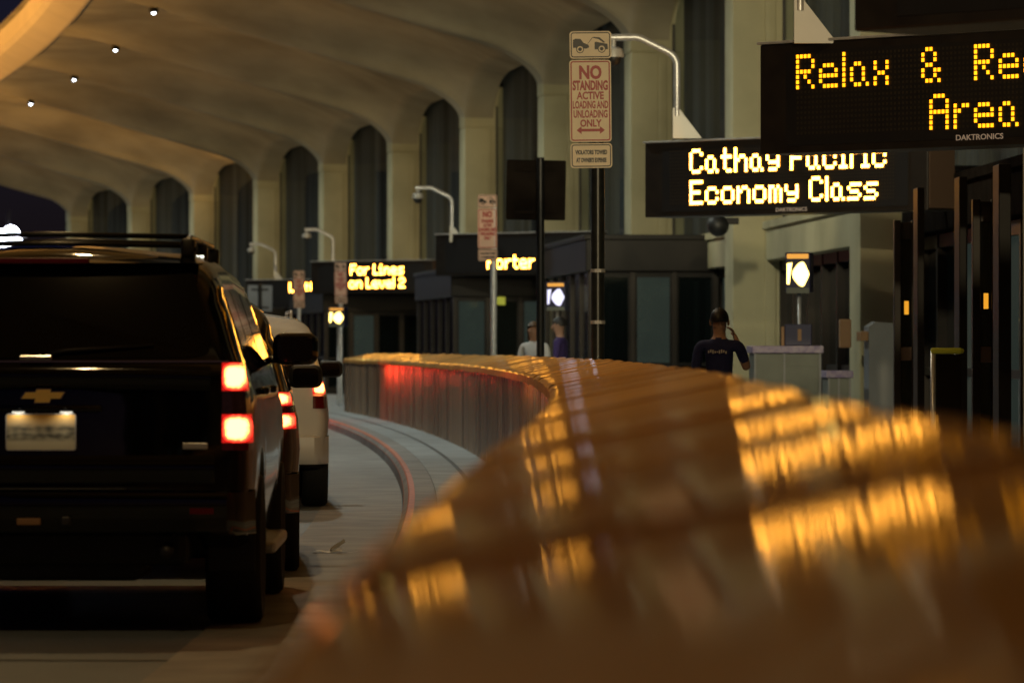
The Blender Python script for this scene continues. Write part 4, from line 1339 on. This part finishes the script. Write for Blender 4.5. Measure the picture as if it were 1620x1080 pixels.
# ================================================================== KERBSIDE CHECK-IN FURNITURE
def podium(px0, px1, d, top, label, trim='purple'):
    k = d / F
    c0 = at((px0 + px1) / 2, 552, d); c0.z = .15
    w_ = (px1 - px0) * k
    root = empty('checkin_podium', c0, R(4))
    tag(root, label, "counter")
    h = top - .15
    MB().box(-w_ / 2, w_ / 2, 0, .55, .06, h - .09, .012).build('cabinet', M['greygreen'], root)
    b = MB()
    b.box(-w_ / 2 + .45 * w_, w_ / 2 - .03, -.012, .0, .15, h - .25, .004)
    b.build('door_panel', M['greygreen'], root)
    b = MB()
    for x in (-w_ / 2, -w_ / 2 + .44 * w_, w_ / 2 - .02): b.box(x - .004, x + .02, -.02, .002, .06, h - .09)
    b.build('edge_trim', M['greybox'], root)
    MB().box(-w_ / 2 - .03, w_ / 2 + .03, -.04, .58, h - .09, h, .012).build('counter_top', M[trim], root)
    MB().box(-w_ / 2 + .03, w_ / 2 - .03, .03, .52, 0, .06).build('plinth', M['plastic'], root)
    return root
podium(1193, 1299, 58.0, 1.47, "grey green check-in counter with a purple and white top under the yellow lit sign")
podium(1310, 1346, 60.0, 1.16, "small low grey cabinet to the right of the check-in counter")

def lit_totem(px, y0, y1, wpx, d, label, zfoot, glow, cat="lit sign", box=True):
    k = d / F
    p = at(px, 552, d); p.z = zfoot
    root = empty('lit_sign', p, R(-12))
    tag(root, label, cat, "small lit airline signs on poles")
    zt = CAMZ + (HOR - y0) * k - zfoot; zb = CAMZ + (HOR - y1) * k - zfoot; w_ = wpx * k
    MB().box(-w_ / 2, w_ / 2, 0, w_ * .9, zb, zt, .01).build('sign_box', M['navy'], root)
    b = MB()
    h = zt - zb
    b.plate(rrect(w_ * .86, h * .12, .01, 4, 0, zb + h * .90), -.004, .0)
    b.build('name_strip', M['led_dimorange'], root)
    b = MB()
    for sx in (-1, 1):
        b.plate([(w_ * .12 + w_ * .30 * math.cos(a * PI / 12) * (1 + .12 * math.cos(4 * a * PI / 12)), zb + h * .45 + h * .30 * math.sin(a * PI / 12) * (1 - .1 * math.cos(3 * a * PI / 12))) for a in range(24)] if sx > 0 else
                [(-w_ * .43, zb + h * .2), (-w_ * .33, zb + h * .2), (-w_ * .28, zb + h * .5), (-w_ * .22, zb + h * .74), (-w_ * .43, zb + h * .72)], -.006 - .002 * sx, -.001)
    for sx in ():
        b.plate([(sx * w_ * .02 + w_ * .36 * math.cos(a * PI / 12) * (.55 if sx < 0 else .75) + sx * w_ * .16, zb + h * .45 + h * .30 * math.sin(a * PI / 12)) for a in range(24)], -.006 - .002 * sx, -.001)
    b.build('emblem', M[glow], root)
    b = MB(); b.plate(rrect(w_ * .92, h * .14, .01, 4, 0, zb + h * .04), -.003, .0); b.build('lower_strip', M['greygreen'], root)
    MB().tube([(0, w_ * .45, 0), (0, w_ * .45, .1 * zb), (0, w_ * .45, zb)], [.05, .022, .022], 12).build('pole', M['galv'], root, smooth=True)
    return root
M['led_dimorange'] = emis("orange_strip_glow", (1.0, .45, .08), .9)
M['glow_yellow'] = emis("yellow_emblem_glow", (1.0, .72, .18), 5.5)
M['glow_white'] = emis("white_emblem_glow", (.80, .78, 1.0), 1.4)
lit_totem(1262, 399, 462, 40, 58.3, "yellow and navy lit sign on a pole standing on the check-in counter", 1.47, 'glow_yellow')
lit_totem(879, 446, 490, 31, 75, "blue and white lit sign on a pole, beside the person in purple", .15, 'glow_white')
lit_totem(532, 486, 516, 26, 108, "small yellow lit sign below the Level 2 message sign, near the parked cars", .15, 'glow_yellow')
# box on the counter
p = at(1262, 546, 58.25)
r_ = empty('display_box', (p.x, p.y, 1.471), R(-4)); tag(r_, "small navy box with an orange side strip standing on the check-in counter", "box")
MB().box(-.16, .17, 0.05, .3, 0, .26, .01).build('case', M['navy'], r_)
MB().box(-.20, -.162, 0.02, .26, 0.0, .23, .005).build('side_strip', M['brownbox'], r_)
b = MB(); b.box(.0, .045, .044, .049, .06, .2); b.build('label_strip', M['brownbox'], r_)
# grey cabinet and card on the column, ash bin etc.
k = 61 / F
p = at(1396, 552, 60.0); p.z = .15
r_ = empty('grey_cabinet', p, R(3)); tag(r_, "tall plain grey cabinet standing against the pale column at right", "cabinet")
b = MB(); b.plate([(-.17, 0), (.19, 0), (.19, 1.60), (-.08, 1.62), (-.17, 1.56)], 0, .5); b.build('case', M['greybox'], r_)
MB().box(-.27, -.172, .02, .46, 1.38, 1.50, .01).build('side_shelf', M['brownbox'], r_)
MB().box(-.20, -.172, .05, .3, .1, .55, .01).build('side_panel', M['brownbox'], r_)
p = at(1338, 552, 60.5)
r_ = empty('wall_box', (p.x, p.y, CAMZ + (552 - 550) * 60.5 / F)); tag(r_, "small brown box mounted on the left edge of the pale column at right", "box")
MB().box(-.075, .07, 0, .2, 0, .36, .012).build('case', M['brownbox'], r_)
MB().box(-.065, .06, -.006, 0.0, .02, .34, .003).build('lid', M['brownbox'], r_)
# door guard rail with yellow top
p = at(1497, 552, 40.0)
r_ = empty('guard_rail', (p.x, p.y, .15), R(0)); tag(r_, "metal door guard rail with a yellow green top bar at the right edge", "guard rail")
b = MB(); b.tube([(-.11, 0, 0), (-.11, 0, 1.26)], .022, 12); b.tube([(.14, .6, 0), (.14, .6, 1.25)], .02, 12); b.build('post', M['galv'], r_, smooth=True)
b = MB(); b.box(-.13, .13, -.03, .03, 1.24, 1.29, .015); b.tube([(.13, 0, 1.265), (.14, .6, 1.265)], .02); b.build('top_bar', M['yellow'], r_, smooth=True)
MB().box(-.085, .125, -.004, .004, .06, 1.235).build('panel', M['signback'], r_)
# sliding door set at right
M['amber'] = emis('amber_reflection_glow', (1.0, .42, .03), .9)  # amber sign reflections in the door glass, put in as glowing patches
def door_set(px, d, label, wpx):
    k = d / F
    p = at(px, 552, d)
    root = empty('sliding_door', (p.x, p.y, .15), R(0)); tag(root, label, "door", "sliding door leaves at the right edge")
    w_ = wpx * k
    for x in (0, w_):
        MB().box(x - .035, x + .035, 0, .12, 0, 2.62, .006).build('stile', M['bronze2'], root)
    MB().box(.035, w_ - .035, .02, .1, 2.42, 2.6, .005).build('top_rail', M['bronze2'], root)
    MB().box(.035, w_ - .035, .02, .1, 1.16, 1.30, .005).build('middle_rail', M['brownrail'], root)
    MB().box(.035, w_ - .035, .02, .1, 0, .3, .005).build('bottom_rail', M['brownrail'], root)
    MB().box(.035, w_ - .035, .055, .062, .3, 2.42).build('pane', M['doorglass'], root)
    MB().box(w_ * .4, w_ * .65, .044, .052, 1.64, 1.78, .004).build('amber_reflection', M['amber'], root)
    return root
door_set(1420, 50.0, "sliding door leaf with a brown middle rail, just right of the grey cabinet", 28)
door_set(1545, 43.0, "sliding door leaf with a brown middle rail, right of the yellow topped guard rail", 30)
for px, d, wpx, label in ((1457, 47, 11, "dark door jamb between the grey cabinet and the guard rail"), (1524, 44, 13, "dark door jamb just right of the guard rail"), (1590, 41, 20, "dark door jamb at the right edge of the picture")):
    p = at(px, 552, d); w_ = wpx * d / F
    o = MB().box(0, w_, 0, .5, 0, 2.86, .008).build('door_jamb', M['bronze'])
    o.location = (p.x - w_ / 2, p.y, .15); tag(o, label, "door jamb", "dark door jambs at the right edge")

# litter on the road
p = at(520, 876, 33.5)
b = MB()
b.grid(lambda u, v: Vector((-.11 + .2 * u, .10 * v, .012 + .006 * math.sin(u * 9) + .02 * v * u)), 10, 4)
b.grid(lambda u, v: Vector((.0 + .10 * u + .02 * v, .02 + .05 * v, .02 + .085 * u * (1 - .3 * v) + .008 * math.sin(v * 9 + u * 5))), 8, 6)
b.grid(lambda u, v: Vector((.08 + .12 * u, .01 + .03 * v, .012 + .004 * math.sin(u * 8))), 6, 2)
o = b.build('paper_litter', M['paper'], fix=False); o.location = (p.x, p.y, .006)
tag(o, "crumpled white paper lying on the road beside the dark tyre", "litter")

# small yellow sign on the shopfront
p = at(793, 476, 103)
o = MB().box(-.09, .09, 0, .03, -.09, .09, .01).build('notice_plate', M['led_notice'] if 'led_notice' in M else M['yellow']); o.location = p
tag(o, "small yellow notice below the Porter message sign", "notice")

# ================================================================== LAMPS
# downlights under the canopy ribs
for i in range(-3, 11):
    s = fin_s[i]; t = 8.0
    z = zrib(t)
    p = fp(s, -t, z)
    if 3 <= i <= 8:
        root = empty('canopy_lamp', p, s / RF)
        where = {4: "nearest of the small round lamps on the canopy ribs, at top left", 5: "small round canopy lamp second from the top left edge of the roof",
                 6: "small round canopy lamp third along the ribs, above the black SUV", 7: "small faint canopy lamp fourth along the ribs, at the left edge",
                 8: "small canopy lamp at the far left edge of the picture"}.get(i, "small round canopy lamp above the black SUV, cut off by the picture's top edge")
        tag(root, where, "lamp", "small lamps under the canopy ribs")
        MB().revolve([(.12, 0), (.12, .10), (.10, .14)], 20, Matrix.Translation((0, 0, -.14)) @ Matrix.Rotation(R(-90), 4, 'Y')).build('housing', M['plastic'], root, smooth=True, angle=40)
        MB().ball((0, 0, -.14), .05, .05, .04).build('bulb', M['lamp'], root, smooth=True)
    l = light('downlight', 'SPOT', p + Vector((0, 0, -.3)), (.86, .95, .84) if i >= 0 else (1.0, .66, .28) if i < -1 else (1.0, .82, .55), LP['down'] if i >= 0 else LP['down'] * .55, spot_size=R(168), spot_blend=.5, shadow_soft_size=.1)

# floodlight mast far beyond the end of the canopy
p = at(14, 552, 236); p.z = 0
root = empty('floodlight_mast', p); tag(root, "far floodlight mast with glaring blue white lamps, over the black SUV roof", "floodlight")
MB().tube([(0, 0, 0), (0, 0, 8.2)], [.14, .09], 12).build('mast', M['galv'], root, smooth=True)
MB().box(-.9, .9, -.06, .06, 6.9, 7.02).build('cross_arm', M['galv'], root)
for x, z, r in ((-.52, 7.0, .34), (.1, 7.05, .44), (.32, 6.65, .34), (-.3, 6.5, .3)):
    o = MB().revolve([(r * .5, .3), (r, .02), (r * 1.02, 0)], 24, Matrix.Translation((x, 0, z)) @ Matrix.Rotation(R(90), 4, 'Z')).build('lamp_head', M['blackmetal'], root, smooth=True)
    MB().ball((x, -.06, z), r * .95, .12, r * .95).build('lamp_glass', M['flood'], o, smooth=True)
l = light('floodlight_beam', 'SPOT', (0, 0, 0), (.75, .82, 1.0), LP['flood'], spot_size=R(60), spot_blend=.5, shadow_soft_size=.5)
l.parent = root; l.location = (0, -.4, 7.0); l.rotation_euler = (R(83), 0, R(-7))
l.rotation_euler = (R(86), 0, R(180) - R(174))

# warm spots added along the fins and near vaults, sodium street lamps outside the canopy edge, one spot added behind the camera
SOD = (1.0, .50, .12)
for i in range(-5, 10):
    s = fin_s[i]
    if i >= -1:
        l = light('fin_fill_light', 'SPOT', fp(s + 1.2, -2.4, 5.6), (1.0, .74, .37) if i > 2 else (1.0, .90, .58), LP['wash'] * (1.0 if i > 0 else 1.6), spot_size=R(62), spot_blend=.8, shadow_soft_size=.2)  # added without a fixture, warms the camera side of the fins
        aim(l, fp(s + 15.7, 0.2, 4.2))
    else:
        l = light('unseen_vault_light', 'SPOT', fp(s + 8, -3.0, 5.2), (1.0, .46, .10), LP['up_near'], spot_size=R(150), spot_blend=.6, shadow_soft_size=.25)  # added without a fixture, turns the near vaults orange for the barrier
        aim(l, fp(s + 8, -3.8, 9.5))
l = light('unseen_vault_light', 'SPOT', fp(fin_s[7] + 2.4, -1.2, 4.6), SOD, LP['hot'], spot_size=R(110), spot_blend=.9, shadow_soft_size=.2)
aim(l, fp(fin_s[7] + 6.5, -3.5, 9.3))
for k in range(7):
    s = 15 + 28 * k
    l = light('sodium_lamp_row', 'AREA', fp(s, -18, 8.4), SOD, LP['sod'], shape='RECTANGLE', size=28.0, size_y=.3, spread=R(75))
    aim(l, fp(s, -10.6, 13.2))
l = light('rear_fill_light', 'SPOT', (2.0, -10, 6.8), (1.0, .80, .46), LP['back'], spot_size=R(20), spot_blend=.9, shadow_soft_size=.25)  # added fill from behind the camera for sign faces and fins
aim(l, (3.0, 60, 6.4))
